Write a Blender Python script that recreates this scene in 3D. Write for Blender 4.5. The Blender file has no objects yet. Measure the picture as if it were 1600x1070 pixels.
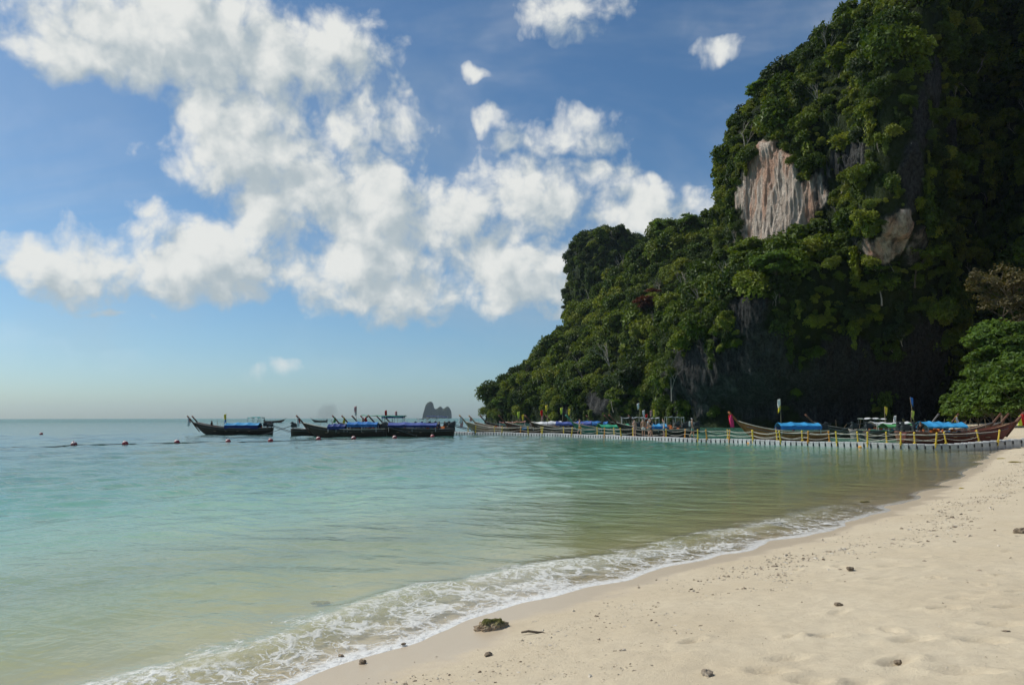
import bpy, bmesh, math, random
import numpy as np
from mathutils import Vector, Matrix

random.seed(7)
rng = np.random.default_rng(11)
S = bpy.context.scene
COL = S.collection
R = math.radians

# ------------------------------------------------------------------ camera
FOC, PITCH, CAMZ = 1244.0, R(5.4), 2.2
cam = bpy.data.cameras.new('camera'); camo = bpy.data.objects.new('camera', cam); COL.objects.link(camo)
cam.sensor_width = 36.0; cam.lens = 28.0; cam.clip_start = 0.05; cam.clip_end = 40000
camo.location = (0, 0, CAMZ); camo.rotation_euler = (R(90) + PITCH, R(0.1), 0)
S.camera = camo

def at(px, py, Y):
    """point of the place seen at that spot of the photograph, Y metres ahead"""
    u, v = px - 800, 535 - py
    dy = FOC * math.cos(PITCH) - v * math.sin(PITCH); dz = FOC * math.sin(PITCH) + v * math.cos(PITCH)
    return Vector((u * Y / dy, Y, CAMZ + dz * Y / dy))
def gr(px, py, z=0.0):
    u, v = px - 800, 535 - py
    dy = FOC * math.cos(PITCH) - v * math.sin(PITCH); dz = FOC * math.sin(PITCH) + v * math.cos(PITCH)
    t = (z - CAMZ) / dz
    return Vector((u * t, dy * t, z))

# ------------------------------------------------------------------ sun and sky
SUN_AZ, SUN_EL = R(-73), R(48)          # azimuth from the view direction, positive to the right
sun_dir = Vector((math.sin(SUN_AZ) * math.cos(SUN_EL), math.cos(SUN_AZ) * math.cos(SUN_EL), math.sin(SUN_EL)))
sl = bpy.data.lights.new('sun', 'SUN'); sl.energy = 3.65; sl.angle = R(0.53); sl.color = (1.0, 0.95, 0.86)
so = bpy.data.objects.new('sun', sl); COL.objects.link(so)
so.rotation_euler = sun_dir.to_track_quat('Z', 'Y').to_euler()

S.view_settings.view_transform = 'Standard'; S.view_settings.look = 'None'
S.view_settings.exposure = 0.0; S.view_settings.gamma = 1.0; S.view_settings.use_curve_mapping = False
S.render.engine = 'CYCLES'
S.cycles.use_denoising = True
S.cycles.max_bounces = 6; S.cycles.diffuse_bounces = 3; S.cycles.glossy_bounces = 3; S.cycles.transparent_max_bounces = 10; S.cycles.volume_bounces = 0
S.cycles.use_adaptive_sampling = True; S.cycles.adaptive_threshold = 0.025
S.cycles.caustics_reflective = False; S.cycles.caustics_refractive = False

class NT:
    """small wrapper to write node trees as expressions"""
    def __init__(s, tree): s.t = tree
    def n(s, kind, **kw):
        nd = s.t.nodes.new(kind)
        for k, v in kw.items(): setattr(nd, k, v)
        return nd
    def put(s, sock, v):
        if isinstance(v, bpy.types.NodeSocket): s.t.links.new(v, sock)
        elif v is not None:
            if sock.type == 'RGBA' and len(v) == 3: v = (*v, 1)
            sock.default_value = v
    def m(s, op, a, b=None, c=None, clamp=False):
        nd = s.n('ShaderNodeMath', operation=op, use_clamp=clamp)
        for i, v in enumerate((a, b, c)):
            if v is not None: s.put(nd.inputs[i], v)
        return nd.outputs[0]
    def v(s, op, a, b=None, scale=None):
        nd = s.n('ShaderNodeVectorMath', operation=op)
        s.put(nd.inputs[0], a)
        if b is not None: s.put(nd.inputs[1], b)
        if scale is not None: s.put(nd.inputs['Scale'], scale)
        return nd.outputs['Value'] if op in ('DOT_PRODUCT', 'LENGTH', 'DISTANCE') else nd.outputs[0]
    def mix(s, f, a, b, blend='MIX'):
        nd = s.n('ShaderNodeMix', data_type='RGBA', blend_type=blend)
        s.put(nd.inputs[0], f); s.put(nd.inputs[6], a); s.put(nd.inputs[7], b)
        return nd.outputs[2]
    def ss(s, x, lo, hi, a=0.0, b=1.0, interp='SMOOTHSTEP'):
        nd = s.n('ShaderNodeMapRange', interpolation_type=interp)
        for i, v in enumerate((x, lo, hi, a, b)): s.put(nd.inputs[i], v)
        return nd.outputs[0]
    def noise(s, vec, scale, detail=3, rough=0.55, lac=2.0, dist=0.0, col=False, kind='FBM', dim='3D'):
        nd = s.n('ShaderNodeTexNoise', noise_type=kind, noise_dimensions=dim)
        if kind in ('FBM',): nd.normalize = True
        s.put(nd.inputs['Vector'], vec); s.put(nd.inputs['Scale'], scale); s.put(nd.inputs['Detail'], detail)
        s.put(nd.inputs['Roughness'], rough); s.put(nd.inputs['Lacunarity'], lac); s.put(nd.inputs['Distortion'], dist)
        return nd.outputs['Color' if col else 'Fac']
    def mapv(s, vec, scale=(1, 1, 1), loc=(0, 0, 0), rot=(0, 0, 0)):
        nd = s.n('ShaderNodeMapping'); s.put(nd.inputs[0], vec)
        nd.inputs['Scale'].default_value = scale; nd.inputs['Location'].default_value = loc; nd.inputs['Rotation'].default_value = rot
        return nd.outputs[0]
    def attr(s, name, kind='GEOMETRY', out='Fac'):
        nd = s.n('ShaderNodeAttribute', attribute_name=name, attribute_type=kind)
        return nd.outputs[out]
    def ramp(s, f, stops, interp='LINEAR'):
        nd = s.n('ShaderNodeValToRGB'); cr = nd.color_ramp; cr.interpolation = interp
        while len(cr.elements) < len(stops): cr.elements.new(0.5)
        for e, (p, c) in zip(cr.elements, stops): e.position = p; e.color = (*c, 1) if len(c) == 3 else c
        s.put(nd.inputs[0], f); return nd.outputs[0]
    def pos(s): return s.n('ShaderNodeNewGeometry').outputs['Position']
    def obj(s): return s.n('ShaderNodeTexCoord').outputs['Object']
    def bump(s, h, strength=0.5, dist=0.1, normal=None):
        nd = s.n('ShaderNodeBump'); s.put(nd.inputs['Height'], h); s.put(nd.inputs['Strength'], strength); s.put(nd.inputs['Distance'], dist)
        if normal is not None: s.put(nd.inputs['Normal'], normal)
        return nd.outputs[0]

# world: Nishita sky with cumulus
W = bpy.data.worlds.new('World'); S.world = W; W.use_nodes = True
wt = NT(W.node_tree); W.node_tree.nodes.clear()
sky = wt.n('ShaderNodeTexSky', sky_type='NISHITA'); sky.sun_disc = False
sky.sun_elevation = SUN_EL; sky.sun_rotation = SUN_AZ
sky.altitude = 0; sky.air_density = 0.75; sky.dust_density = 1.1; sky.ozone_density = 5.0; SKY_SAT = 1.1
# cumulus in the far sky: masses given as azimuth / elevation (degrees), broken up by noise; the rest of the sky carries scattered small ones
CL = [(px, py, rx, ry, w) for px, py, rx, ry, w in (
    (300, 60, 250, 90, 1.1), (120, 85, 130, 50, .8), (470, 80, 160, 80, 1.0), (45, 15, 65, 28, .55),
    (380, 215, 130, 95, 1.1), (560, 185, 110, 55, .65), (470, 310, 130, 75, 1.05), (330, 400, 150, 75, 1.0), (130, 415, 140, 60, 1.0),
    (345, 455, 90, 45, .8), (600, 320, 120, 90, 1.0), (600, 430, 130, 80, 1.05), (690, 360, 90, 60, .8), (830, 310, 95, 65, 1.0), (940, 290, 70, 50, .75), (1010, 335, 110, 50, .95),
    (820, 430, 150, 70, 1.05), (740, 450, 70, 45, .7), (880, 210, 110, 40, .68), (770, 188, 40, 25, .5), (905, 20, 100, 50, .75), (1122, 78, 45, 25, .55), (757, 120, 35, 18, .5),
    (740, 300, 60, 80, .5), (850, 484, 45, 18, .65), (430, 572, 55, 20, .42), (240, 330, 60, 30, .5), (625, 215, 60, 60, .45), (1030, 285, 25, 14, .45), (1120, 335, 40, 35, .6), (180, 490, 80, 14, .35))]
def azel(px, py):
    d = at(px, py, 1.0) - Vector((0, 0, CAMZ)); d.normalize()
    return math.degrees(math.atan2(d.x, d.y)), math.degrees(math.asin(d.z))
def cloud_group(name, det):
  cg = bpy.data.node_groups.new(name, 'ShaderNodeTree')
  cg.interface.new_socket('Dir', in_out='INPUT', socket_type='NodeSocketVector'); cg.interface.new_socket('Density', in_out='OUTPUT', socket_type='NodeSocketFloat')
  gt = NT(cg); gi = gt.n('NodeGroupInput'); go = gt.n('NodeGroupOutput')
  sx = gt.n('ShaderNodeSeparateXYZ'); gt.put(sx.inputs[0], gi.outputs[0])
  az = gt.m('MULTIPLY', gt.m('ARCTAN2', sx.outputs[0], sx.outputs[1]), 57.29578); el = gt.m('MULTIPLY', gt.m('ARCSINE', sx.outputs[2]), 57.29578)
  pv = gt.n('ShaderNodeCombineXYZ'); gt.put(pv.inputs[0], az); gt.put(pv.inputs[1], el); pv = pv.outputs[0]
  wrp = gt.v('SCALE', gt.v('SUBTRACT', gt.noise(pv, 0.22, 2, 0.55, col=True, dim='2D'), (0.5, 0.5, 0.5)), scale=3.2)
  pw = gt.v('ADD', pv, wrp); pw2 = gt.v('ADD', pv, gt.v('SCALE', wrp, scale=0.35)); acc = None
  for px, py, rx, ry, w in CL:
      a, e = azel(px, py); a1, _ = azel(px + rx, py); _, e1 = azel(px, py - ry)
      d = gt.v('MULTIPLY', gt.v('SUBTRACT', pw, (a, e, 0)), (1 / (a1 - a), 1 / (e1 - e), 0))
      b = gt.m('MULTIPLY_ADD', gt.v('DOT_PRODUCT', d, d), -0.85, w)
      acc = b if acc is None else gt.m('SMOOTH_MAX', acc, b, 0.25)
  front = gt.m('MULTIPLY', gt.ss(gt.m('ABSOLUTE', az), 33, 42), 1.0); high = gt.ss(el, 29, 36)
  gen = gt.m('MULTIPLY', gt.ss(gt.noise(gt.v('MULTIPLY', gi.outputs[0], (1, 1, 2.2)), 3.2, 2, 0.5), 0.50, 0.72, -0.8, 1.3, 'LINEAR'), 1.0)
  gen = gt.m('MULTIPLY_ADD', gt.m('MAXIMUM', front, high), gt.m('ADD', gen, 0.9), -0.9)
  acc = gt.m('MAXIMUM', acc, gen)
  vo_ = gt.n('ShaderNodeTexVoronoi', voronoi_dimensions='2D', feature='SMOOTH_F1'); gt.put(vo_.inputs['Vector'], gt.v('ADD', pv, gt.v('SCALE', wrp, scale=0.5))); vo_.inputs['Scale'].default_value = 0.42; vo_.inputs['Detail'].default_value = 3 if det > 5 else 1; vo_.inputs['Roughness'].default_value = 0.55; vo_.inputs['Smoothness'].default_value = 0.35
  puff = gt.m('ADD', gt.m('MULTIPLY', gt.noise(pw2, 0.24, det, 0.59, dim='2D'), 0.72), gt.m('MULTIPLY_ADD', vo_.outputs['Distance'], -0.20, 0.255))
  n = gt.m('MULTIPLY_ADD', puff, 2.9, -1.30)
  gt.put(go.inputs[0], gt.m('ADD', acc, n))
  return cg
tc = wt.n('ShaderNodeTexCoord').outputs['Generated']
CG = [cloud_group('cloud_density', 8), cloud_group('cloud_density_soft', 4)]
def dens(vec, k=0):
    g = wt.n('ShaderNodeGroup'); g.node_tree = CG[k]; wt.put(g.inputs[0], vec); return g.outputs[0]
d0 = dens(tc)
d1 = dens(wt.v('NORMALIZE', wt.v('ADD', tc, wt.v('SCALE', tuple(sun_dir), scale=0.045))), 1)
alpha = wt.m('MULTIPLY', wt.ss(d0, -0.24, 0.82), 0.97)
elv = wt.n('ShaderNodeSeparateXYZ'); wt.put(elv.inputs[0], tc)
veil = wt.ss(wt.noise(wt.v('MULTIPLY', tc, (1, 1, 2.5)), 1.6, 5, 0.62, dist=0.5), 0.46, 0.78, 0.0, 0.30)
alpha = wt.m('MAXIMUM', alpha, veil)
alpha = wt.m('MULTIPLY', alpha, wt.ss(elv.outputs[2], 0.0, 0.10))
lit = wt.ss(wt.m('ADD', wt.m('SUBTRACT', d0, wt.m('MULTIPLY', d1, 0.9)), wt.m('MULTIPLY', d0, -0.16)), -0.70, 0.55)
ccol = wt.mix(lit, (3.9, 4.5, 4.8), (7.1, 7.2, 6.95))
hs = wt.n('ShaderNodeHueSaturation'); hs.inputs['Saturation'].default_value = SKY_SAT; wt.put(hs.inputs['Color'], sky.outputs[0]); skyc = wt.v('MULTIPLY', hs.outputs[0], (0.93, 1.05, 0.98))
fin = wt.mix(alpha, skyc, ccol)
bg = wt.n('ShaderNodeBackground'); wt.put(bg.inputs[0], fin); bg.inputs[1].default_value = 0.114
wo = wt.n('ShaderNodeOutputWorld'); wt.t.links.new(bg.outputs[0], wo.inputs[0])
W.cycles.sampling_method = 'MANUAL'; W.cycles.sample_map_resolution = 512


# ------------------------------------------------------------------ numpy noise
_perm = np.random.default_rng(3).permutation(256); _perm = np.concatenate([_perm, _perm, _perm])
_grad = np.random.default_rng(4).normal(size=(256, 3)); _grad /= np.linalg.norm(_grad, axis=1)[:, None]
def perlin(P):
    P = np.asarray(P, float); I = np.floor(P).astype(int); F = P - I; I &= 255
    U = F * F * F * (F * (F * 6 - 15) + 10); out = 0
    for dx in (0, 1):
        wx = U[:, 0] if dx else 1 - U[:, 0]; hx = _perm[I[:, 0] + dx]
        for dy in (0, 1):
            wy = U[:, 1] if dy else 1 - U[:, 1]; hy = _perm[hx + ((I[:, 1] + dy) & 255)]
            for dz in (0, 1):
                wz = U[:, 2] if dz else 1 - U[:, 2]; g = _grad[_perm[hy + ((I[:, 2] + dz) & 255)]]
                out = out + wx * wy * wz * (g[:, 0] * (F[:, 0] - dx) + g[:, 1] * (F[:, 1] - dy) + g[:, 2] * (F[:, 2] - dz))
    return out
def fbm(P, octaves=4, gain=0.5, lac=2.03):
    P = np.asarray(P, float); o = 0; a = 1.0
    for i in range(octaves): o = o + a * perlin(P + 17.3 * i); P = P * lac; a *= gain
    return o
def ridged(P, octaves=4, gain=0.5):
    P = np.asarray(P, float); o = 0; a = 1.0
    for i in range(octaves): o = o + a * (1 - 2.2 * np.abs(perlin(P + 9.1 * i))); P = P * 2.03; a *= gain
    return o
def sstep(x, a, b):
    t = np.clip((x - a) / (b - a), 0, 1); return t * t * (3 - 2 * t)
def catmull(pts, per):
    p = np.asarray(pts, float); p = np.vstack([2 * p[0] - p[1], p, 2 * p[-1] - p[-2]]); o = []
    for i in range(1, len(p) - 2):
        for t in np.linspace(0, 1, per, endpoint=False):
            o.append(0.5 * ((2 * p[i]) + (-p[i-1] + p[i+1]) * t + (2*p[i-1] - 5*p[i] + 4*p[i+1] - p[i+2]) * t*t + (-p[i-1] + 3*p[i] - 3*p[i+1] + p[i+2]) * t**3))
    o.append(p[-2]); return np.array(o)

# ------------------------------------------------------------------ mesh helpers
def link(o, parent=None):
    COL.objects.link(o)
    if parent is not None: o.parent = parent
    return o
def grid_mesh(name, V, nu, nv, wrap_u=False, smooth=True):
    """V: (nv*nu, 3) rows of nu"""
    iu = np.arange(nu if wrap_u else nu - 1); iv = np.arange(nv - 1)
    A, B = np.meshgrid(iv, iu, indexing='ij'); B2 = (B + 1) % nu
    q = np.stack([A * nu + B, A * nu + B2, (A + 1) * nu + B2, (A + 1) * nu + B], -1).reshape(-1, 4)
    me = bpy.data.meshes.new(name); me.vertices.add(len(V)); me.vertices.foreach_set('co', np.ascontiguousarray(V, dtype=np.float32).ravel())
    me.loops.add(q.size); me.loops.foreach_set('vertex_index', q.ravel().astype(np.int32))
    me.polygons.add(len(q)); me.polygons.foreach_set('loop_start', np.arange(0, q.size, 4, dtype=np.int32))
    me.polygons.foreach_set('use_smooth', np.full(len(q), smooth)); me.update(); me.validate()
    return me
def raw_mesh(name, V, F, smooth=False):
    """F: (n, k) array of equal polygons"""
    V = np.asarray(V, np.float32); F = np.asarray(F, np.int32); k = F.shape[1]
    me = bpy.data.meshes.new(name); me.vertices.add(len(V)); me.vertices.foreach_set('co', np.ascontiguousarray(V).ravel())
    me.loops.add(F.size); me.loops.foreach_set('vertex_index', F.ravel())
    me.polygons.add(len(F)); me.polygons.foreach_set('loop_start', np.arange(0, F.size, k, dtype=np.int32))
    me.polygons.foreach_set('use_smooth', np.full(len(F), smooth)); me.update()
    return me
def vattr(me, name, data):
    a = me.attributes.new(name, 'FLOAT', 'POINT'); a.data.foreach_set('value', np.ascontiguousarray(data, dtype=np.float32))
def obj(name, me, mat=None, parent=None, kind=None, label=None, cat=None, group=None):
    o = bpy.data.objects.new(name, me); link(o, parent)
    if mat is not None and me is not None and not me.materials: me.materials.append(mat)
    tag(o, label, cat, group, kind); return o
def tag(o, label=None, cat=None, group=None, kind=None):
    if label: o['label'] = label
    if cat: o['category'] = cat
    if group: o['group'] = group
    if kind: o['kind'] = kind
    return o
def thing(name, label, cat, loc=(0, 0, 0), rz=0.0, group=None):
    o = bpy.data.objects.new(name, None); link(o); o.empty_display_size = 0.3
    o.location = loc; o.rotation_euler = (0, 0, rz)
    return tag(o, label, cat, group)
def copy_tree(o, parent=None):
    c = o.copy(); COL.objects.link(c); c.parent = parent
    for ch in o.children: copy_tree(ch, c)
    return c
def new_mat(name):
    m = bpy.data.materials.new(name); m.use_nodes = True; m.node_tree.nodes.clear()
    nt = NT(m.node_tree); out = nt.n('ShaderNodeOutputMaterial'); return m, nt, out
def principled(nt, out, **kw):
    b = nt.n('ShaderNodeBsdfPrincipled')
    for k, v in kw.items(): nt.put(b.inputs[k.replace('_', ' ')], v)
    nt.t.links.new(b.outputs[0], out.inputs[0]); return b
_pm = {}
def paint(name, col, rough=0.6, var=0.25, scale=3.0, spec=0.4, metal=0.0, bump=0.0):
    """a worn plain surface: colour with blotches, streaks and fine relief"""
    if name in _pm: return _pm[name]
    m, nt, out = new_mat(name); p = nt.obj()
    n1 = nt.noise(p, scale, 5, 0.65); n2 = nt.noise(nt.mapv(p, (1, 1, 0.2)), scale * 4, 3)
    f = nt.m('ADD', nt.m('MULTIPLY', n1, 0.65), nt.m('MULTIPLY', n2, 0.35))
    rnd = nt.n('ShaderNodeObjectInfo').outputs['Random']
    f2 = nt.m('ADD', nt.ss(f, 0.3, 0.7, -var, var, 'LINEAR'), nt.ss(rnd, 0, 1, -var * 0.4, var * 0.4, 'LINEAR'))
    c = nt.v('SCALE', (col[0], col[1], col[2]), scale=nt.m('ADD', 1.0, f2))
    nrm = nt.bump(nt.noise(p, scale * 12, 3), bump, 0.02) if bump else None
    principled(nt, out, Base_Color=c, Roughness=nt.ss(n2, 0.2, 0.8, rough - 0.1, min(1, rough + 0.12)), Specular_IOR_Level=spec, Metallic=metal, Normal=nrm)
    _pm[name] = m; return m

# ------------------------------------------------------------------ shoreline, beach and sea
WL = np.array([(-60, -48), (-30, -22), (-12, -5.5), (-5.2, 1.8)] +
     [tuple(gr(px, py).xy) for px, py in ((480, 1066), (690, 988), (800, 950), (1000, 897), (1200, 852), (1300, 822), (1400, 790), (1500, 742), (1556, 706))] +
     [(38.0, 60.0), (44.5, 72.0), (52, 92), (58, 118), (76, 160), (120, 205), (300, 230)])
WLs = catmull(WL, 6)
def shore_exact(P):
    """signed distance to the waterline, positive on land"""
    P = np.asarray(P, float)[:, :2]; A = WLs[:-1]; D = WLs[1:] - A; L2 = (D ** 2).sum(1); out = np.empty(len(P))
    for i in range(0, len(P), 20000):
        q = P[i:i+20000, None, :] - A[None]; t = np.clip((q * D).sum(2) / L2, 0, 1)
        d = q - t[..., None] * D; d2 = (d ** 2).sum(2); k = d2.argmin(1); r = np.arange(len(k))
        cr = D[k, 0] * q[r, k, 1] - D[k, 1] * q[r, k, 0]
        out[i:i+20000] = np.sqrt(d2[r, k]) * np.where(cr < 0, 1, -1)
    return out
def _sd_grid(x0, x1, y0, y1, h):
    xs = np.arange(x0, x1 + h, h); ys = np.arange(y0, y1 + h, h); A, B = np.meshgrid(xs, ys)
    return x0, y0, h, shore_exact(np.c_[A.ravel(), B.ravel()]).reshape(A.shape)
_SDN, _SDF = _sd_grid(-70, 110, -60, 180, 0.9), _sd_grid(-480, 480, -480, 480, 9.0)
def _bil(P, G):
    x0, y0, h, T = G; u = np.clip((P[:, 0] - x0) / h, 0, T.shape[1] - 1.001); v = np.clip((P[:, 1] - y0) / h, 0, T.shape[0] - 1.001)
    i, j = u.astype(int), v.astype(int); u = u - i; v = v - j
    return (T[j, i] * (1 - u) + T[j, i + 1] * u) * (1 - v) + (T[j + 1, i] * (1 - u) + T[j + 1, i + 1] * u) * v
def shore(P):
    P = np.asarray(P, float)[:, :2]; n = (P[:, 0] > -69) & (P[:, 0] < 109) & (P[:, 1] > -59) & (P[:, 1] < 179)
    o = np.empty(len(P)); o[n] = _bil(P[n], _SDN); o[~n] = _bil(P[~n], _SDF); return o
_ps = np.array([-400, -200, -80, -40, -22, -14, -10, -7, -4, -1.5, 0, 1.2, 2.5, 6, 12, 25, 60, 160])
_pz = np.array([-16, -11, -5.5, -3.4, -2.3, -1.55, -1.0, -0.52, -0.26, -0.10, 0, 0.13, 0.27, 0.60, 0.86, 1.15, 1.8, 4.5])
_pq = np.linspace(-400, 160, 5601); _pzz = np.interp(_pq, _ps, _pz)
_kk = np.exp(-np.linspace(-2, 2, 13) ** 2); _kk /= _kk.sum(); _pzz[6:-6] = np.convolve(_pzz, _kk, 'valid')
def sand_z(P, s=None):
    P = np.asarray(P, float)
    if s is None: s = shore(P)
    Q = np.c_[P[:, 0], P[:, 1], np.zeros(len(P))]
    z = np.interp(s, _pq, _pzz)
    z = z + 0.030 * fbm(Q * 0.35, 3) * sstep(s, -3, 3) + 0.012 * fbm(Q * 0.9 + 5, 2) * sstep(s, -2, 1)
    return z
def ground_z(x, y): return float(sand_z(np.array([[x, y]]))[0])

# footprints and scuffs: the ones the photograph shows, and a scatter of others
dents = []
for px, py, w, dp in ((1290, 985, .15, .028), (1205, 1036, .16, .03), (1283, 985, .1, .02), (1396, 870, .18, .025), (1425, 856, .2, .02), (1375, 891, .16, .025), (1265, 1057, .15, .03),
                      (1343, 1066, .14, .03), (1550, 933, .16, .03), (1585, 960, .16, .03), (1570, 990, .17, .035), (1510, 1060, .2, .03), (1425, 1003, .16, .03), (1402, 1035, .16, .03),
                      (1540, 1013, .16, .03), (1480, 955, .15, .03), (1590, 935, .16, .03), (1030, 1062, .16, .03), (1230, 1015, .16, .02), (1460, 775, .2, .03), (1310, 945, .13, .02), (1505, 940, .14, .025)):
    g = gr(px, py, 0.45); dents.append((g.x, g.y, w, dp, random.uniform(-0.6, 0.6)))
for i in range(330):
    x, y = random.uniform(0.5, 30), random.uniform(4.5, 44)
    if 1.6 < float(shore(np.array([[x, y]]))[0]) < 14: dents.append((x, y, random.uniform(.06, .15), random.uniform(.018, .042), random.uniform(-1.5, 1.5)))

# beach sheet
def axis(lo, hi, c0, c1, fine, grow):
    a = list(np.arange(c0, c1 + 1e-6, fine)); st = fine
    while a[-1] < hi: st *= grow; a.append(a[-1] + st)
    st = fine
    while a[0] > lo: st *= grow; a.insert(0, a[0] - st)
    return np.array(a)
gx = axis(-90, 260, -2.5, 7.5, 0.042, 1.035); gy = axis(-90, 260, 5.2, 11.5, 0.042, 1.026)
GX, GY = np.meshgrid(gx, gy); BV = np.c_[GX.ravel(), GY.ravel()]
sb = shore(BV); bz = sand_z(BV, sb)
for x, y, w, dp, a in dents:
    ix0, ix1 = np.searchsorted(gx, (x - 3 * w, x + 3 * w)); iy0, iy1 = np.searchsorted(gy, (y - 3 * w, y + 3 * w))
    if ix1 - ix0 < 3 or iy1 - iy0 < 3: continue
    sx, sy = GX[iy0:iy1, ix0:ix1] - x, GY[iy0:iy1, ix0:ix1] - y
    u = (sx * math.cos(a) + sy * math.sin(a)) / w; v = (-sx * math.sin(a) + sy * math.cos(a)) / (w * 0.5); r2 = u * u + v * v
    dz = -dp * 1.5 * np.exp(-r2 * 1.6) + dp * 0.75 * np.exp(-((np.sqrt(r2) - 1.35) ** 2) * 5)
    ii = (np.arange(iy0, iy1)[:, None] * len(gx) + np.arange(ix0, ix1)[None]).ravel(); bz[ii] += dz.ravel()
Q3 = np.c_[BV, np.zeros(len(BV))]
near = np.exp(-((BV[:, 0] - 3) ** 2 + (BV[:, 1] - 9) ** 2) / 700)
bz += near * sstep(sb, 0.6, 2.2) * (0.015 * fbm(Q3 * 3.1, 4, 0.6) + 0.008 * ridged(Q3 * 1.7 + 3, 3))
me = grid_mesh('beach', np.c_[BV, bz], len(gx), len(gy)); vattr(me, 'shore', sb)

m, nt, out = new_mat('sand'); p = nt.pos(); sh = nt.attr('shore')
n1 = nt.noise(p, 0.5, 5, 0.6); n2 = nt.noise(p, 9, 5, 0.65); n3 = nt.noise(p, 160, 3, 0.7); n4 = nt.noise(nt.mapv(p, (1, 1.3, 1)), 34, 4, 0.7)
c = nt.mix(nt.ss(n1, 0.3, 0.72), (0.555, 0.463, 0.322), (0.615, 0.528, 0.382))
c = nt.mix(nt.ss(n2, 0.35, 0.75, 0, 0.55), c, (0.49, 0.405, 0.285))
c = nt.mix(nt.ss(n3, 0.55, 0.75, 0, 0.35), c, (0.36, 0.30, 0.22))
c = nt.mix(nt.ss(n3, 0.45, 0.25, 0, 0.3), c, (0.78, 0.72, 0.60))
# shell and coral crumbs, thicker along the tide line
vo = nt.n('ShaderNodeTexVoronoi', feature='F1'); nt.put(vo.inputs['Vector'], p); vo.inputs['Scale'].default_value = 23.0
band = nt.m('MULTIPLY', nt.ss(sh, 0.7, 1.3), nt.ss(sh, 2.9, 2.0)); thin = nt.m('ADD', nt.m('MULTIPLY', band, 0.12), 0.10)
spk = nt.m('MULTIPLY', nt.ss(vo.outputs['Distance'], nt.m('MULTIPLY', thin, 0.9), nt.m('MULTIPLY', thin, 1.6), 1, 0), nt.ss(nt.noise(p, 2.3, 3), 0.44, 0.60))
hsv = nt.n('ShaderNodeSeparateColor'); nt.put(hsv.inputs[0], vo.outputs['Color'])
c = nt.mix(nt.m('MULTIPLY', spk, 0.7), c, nt.mix(hsv.outputs[0], (0.20, 0.145, 0.09), (0.62, 0.56, 0.46)))
wetn = nt.m('ADD', sh, nt.ss(nt.noise(p, 1.1, 4), 0.2, 0.8, -0.45, 0.45, 'LINEAR'))
wet = nt.ss(wetn, 0.95, 0.35)
c = nt.mix(nt.m('MULTIPLY', wet, 0.8), c, (0.48, 0.39, 0.275))
deepg = nt.ss(sh, -1.2, -8, 0, 0.6)
c = nt.mix(deepg, c, (0.36, 0.43, 0.20))
c = nt.mix(nt.ss(n4, 0.60, 0.74, 0, 0.45), c, (0.30, 0.245, 0.17))
h = nt.m('ADD', nt.m('ADD', nt.m('MULTIPLY', n3, 0.5), nt.m('MULTIPLY', n4, 1.1)), nt.m('ADD', n2, nt.m('MULTIPLY', spk, 0.35)))
principled(nt, out, Base_Color=c, Roughness=nt.ss(wet, 0, 1, 0.92, 0.38), Specular_IOR_Level=nt.ss(wet, 0, 1, 0.15, 0.45),
           Normal=nt.bump(h, nt.ss(wet, 0, 1, 0.55, 0.12), 0.02))
beach = obj('beach', me, m, kind='structure')

# sea sheet: fine close by, coarse towards the horizon
th = np.concatenate([np.linspace(-180, -64, 30, endpoint=False), np.linspace(-64, 58, 470, endpoint=False), np.linspace(58, 180, 30, endpoint=False)])
rr = np.concatenate([np.geomspace(2.0, 130, 520, endpoint=False), np.geomspace(130, 9000, 110)])
RR, TT = np.meshgrid(rr, np.radians(th), indexing='ij')
SX, SY = (RR * np.sin(TT)).ravel(), (RR * np.cos(TT)).ravel() - 2.0
sP = np.c_[SX, SY]; ss_ = np.full(len(sP), -600.0); nr = (RR.ravel() < 420); ss_[nr] = shore(sP[nr])
dep0 = -np.interp(ss_, _pq, _pzz)
wz = np.zeros(len(sP)); wr = np.random.default_rng(5); dist = RR.ravel()
swell = 0
for i in range(46):
    lam = 0.45 * (14 ** wr.random()); k = 2 * math.pi / lam
    a = math.radians(wr.normal(-62, 34)); amp = 0.0048 * lam ** 0.75
    fade = sstep(lam, dist * 0.012, dist * 0.03)
    wz += amp * fade * np.sin(k * (SX * math.sin(a) + SY * math.cos(a)) + wr.random() * 6.28 + 1.2 * np.sin(0.13 * SX + 0.21 * SY + i))
wz *= 0.16 + 0.84 * sstep(ss_, -3, -22)
Q = np.c_[SX, SY, np.zeros(len(SX))]
wz += 0.045 * fbm(Q * np.array([0.42, 0.42, 1]) + 2.7, 2) * sstep(ss_, -7, -0.5) * (dist < 80)
# a small breaking wavelet running along the shore
wl_s = -1.2 + 0.5 * fbm(Q * 0.33 + 4.4, 2)
wz += 0.05 * sstep(dist, 30, 14) * np.exp(-((ss_ - wl_s) / 0.30) ** 2) * sstep(fbm(Q * 0.22 + 31, 2), -0.45, 0.2) * (dist < 60)
wz += 0.012
sdz = np.full(len(sP), -20.0); m2 = nr & (ss_ > -60); sdz[m2] = sand_z(sP[m2], ss_[m2]); sdz[~m2] = -dep0[~m2]
me = grid_mesh('sea', np.c_[sP, wz], len(th), len(rr), wrap_u=True)
vattr(me, 'shore', ss_); vattr(me, 'depth', wz - sdz); vattr(me, 'crest', ss_ - wl_s)

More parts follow.
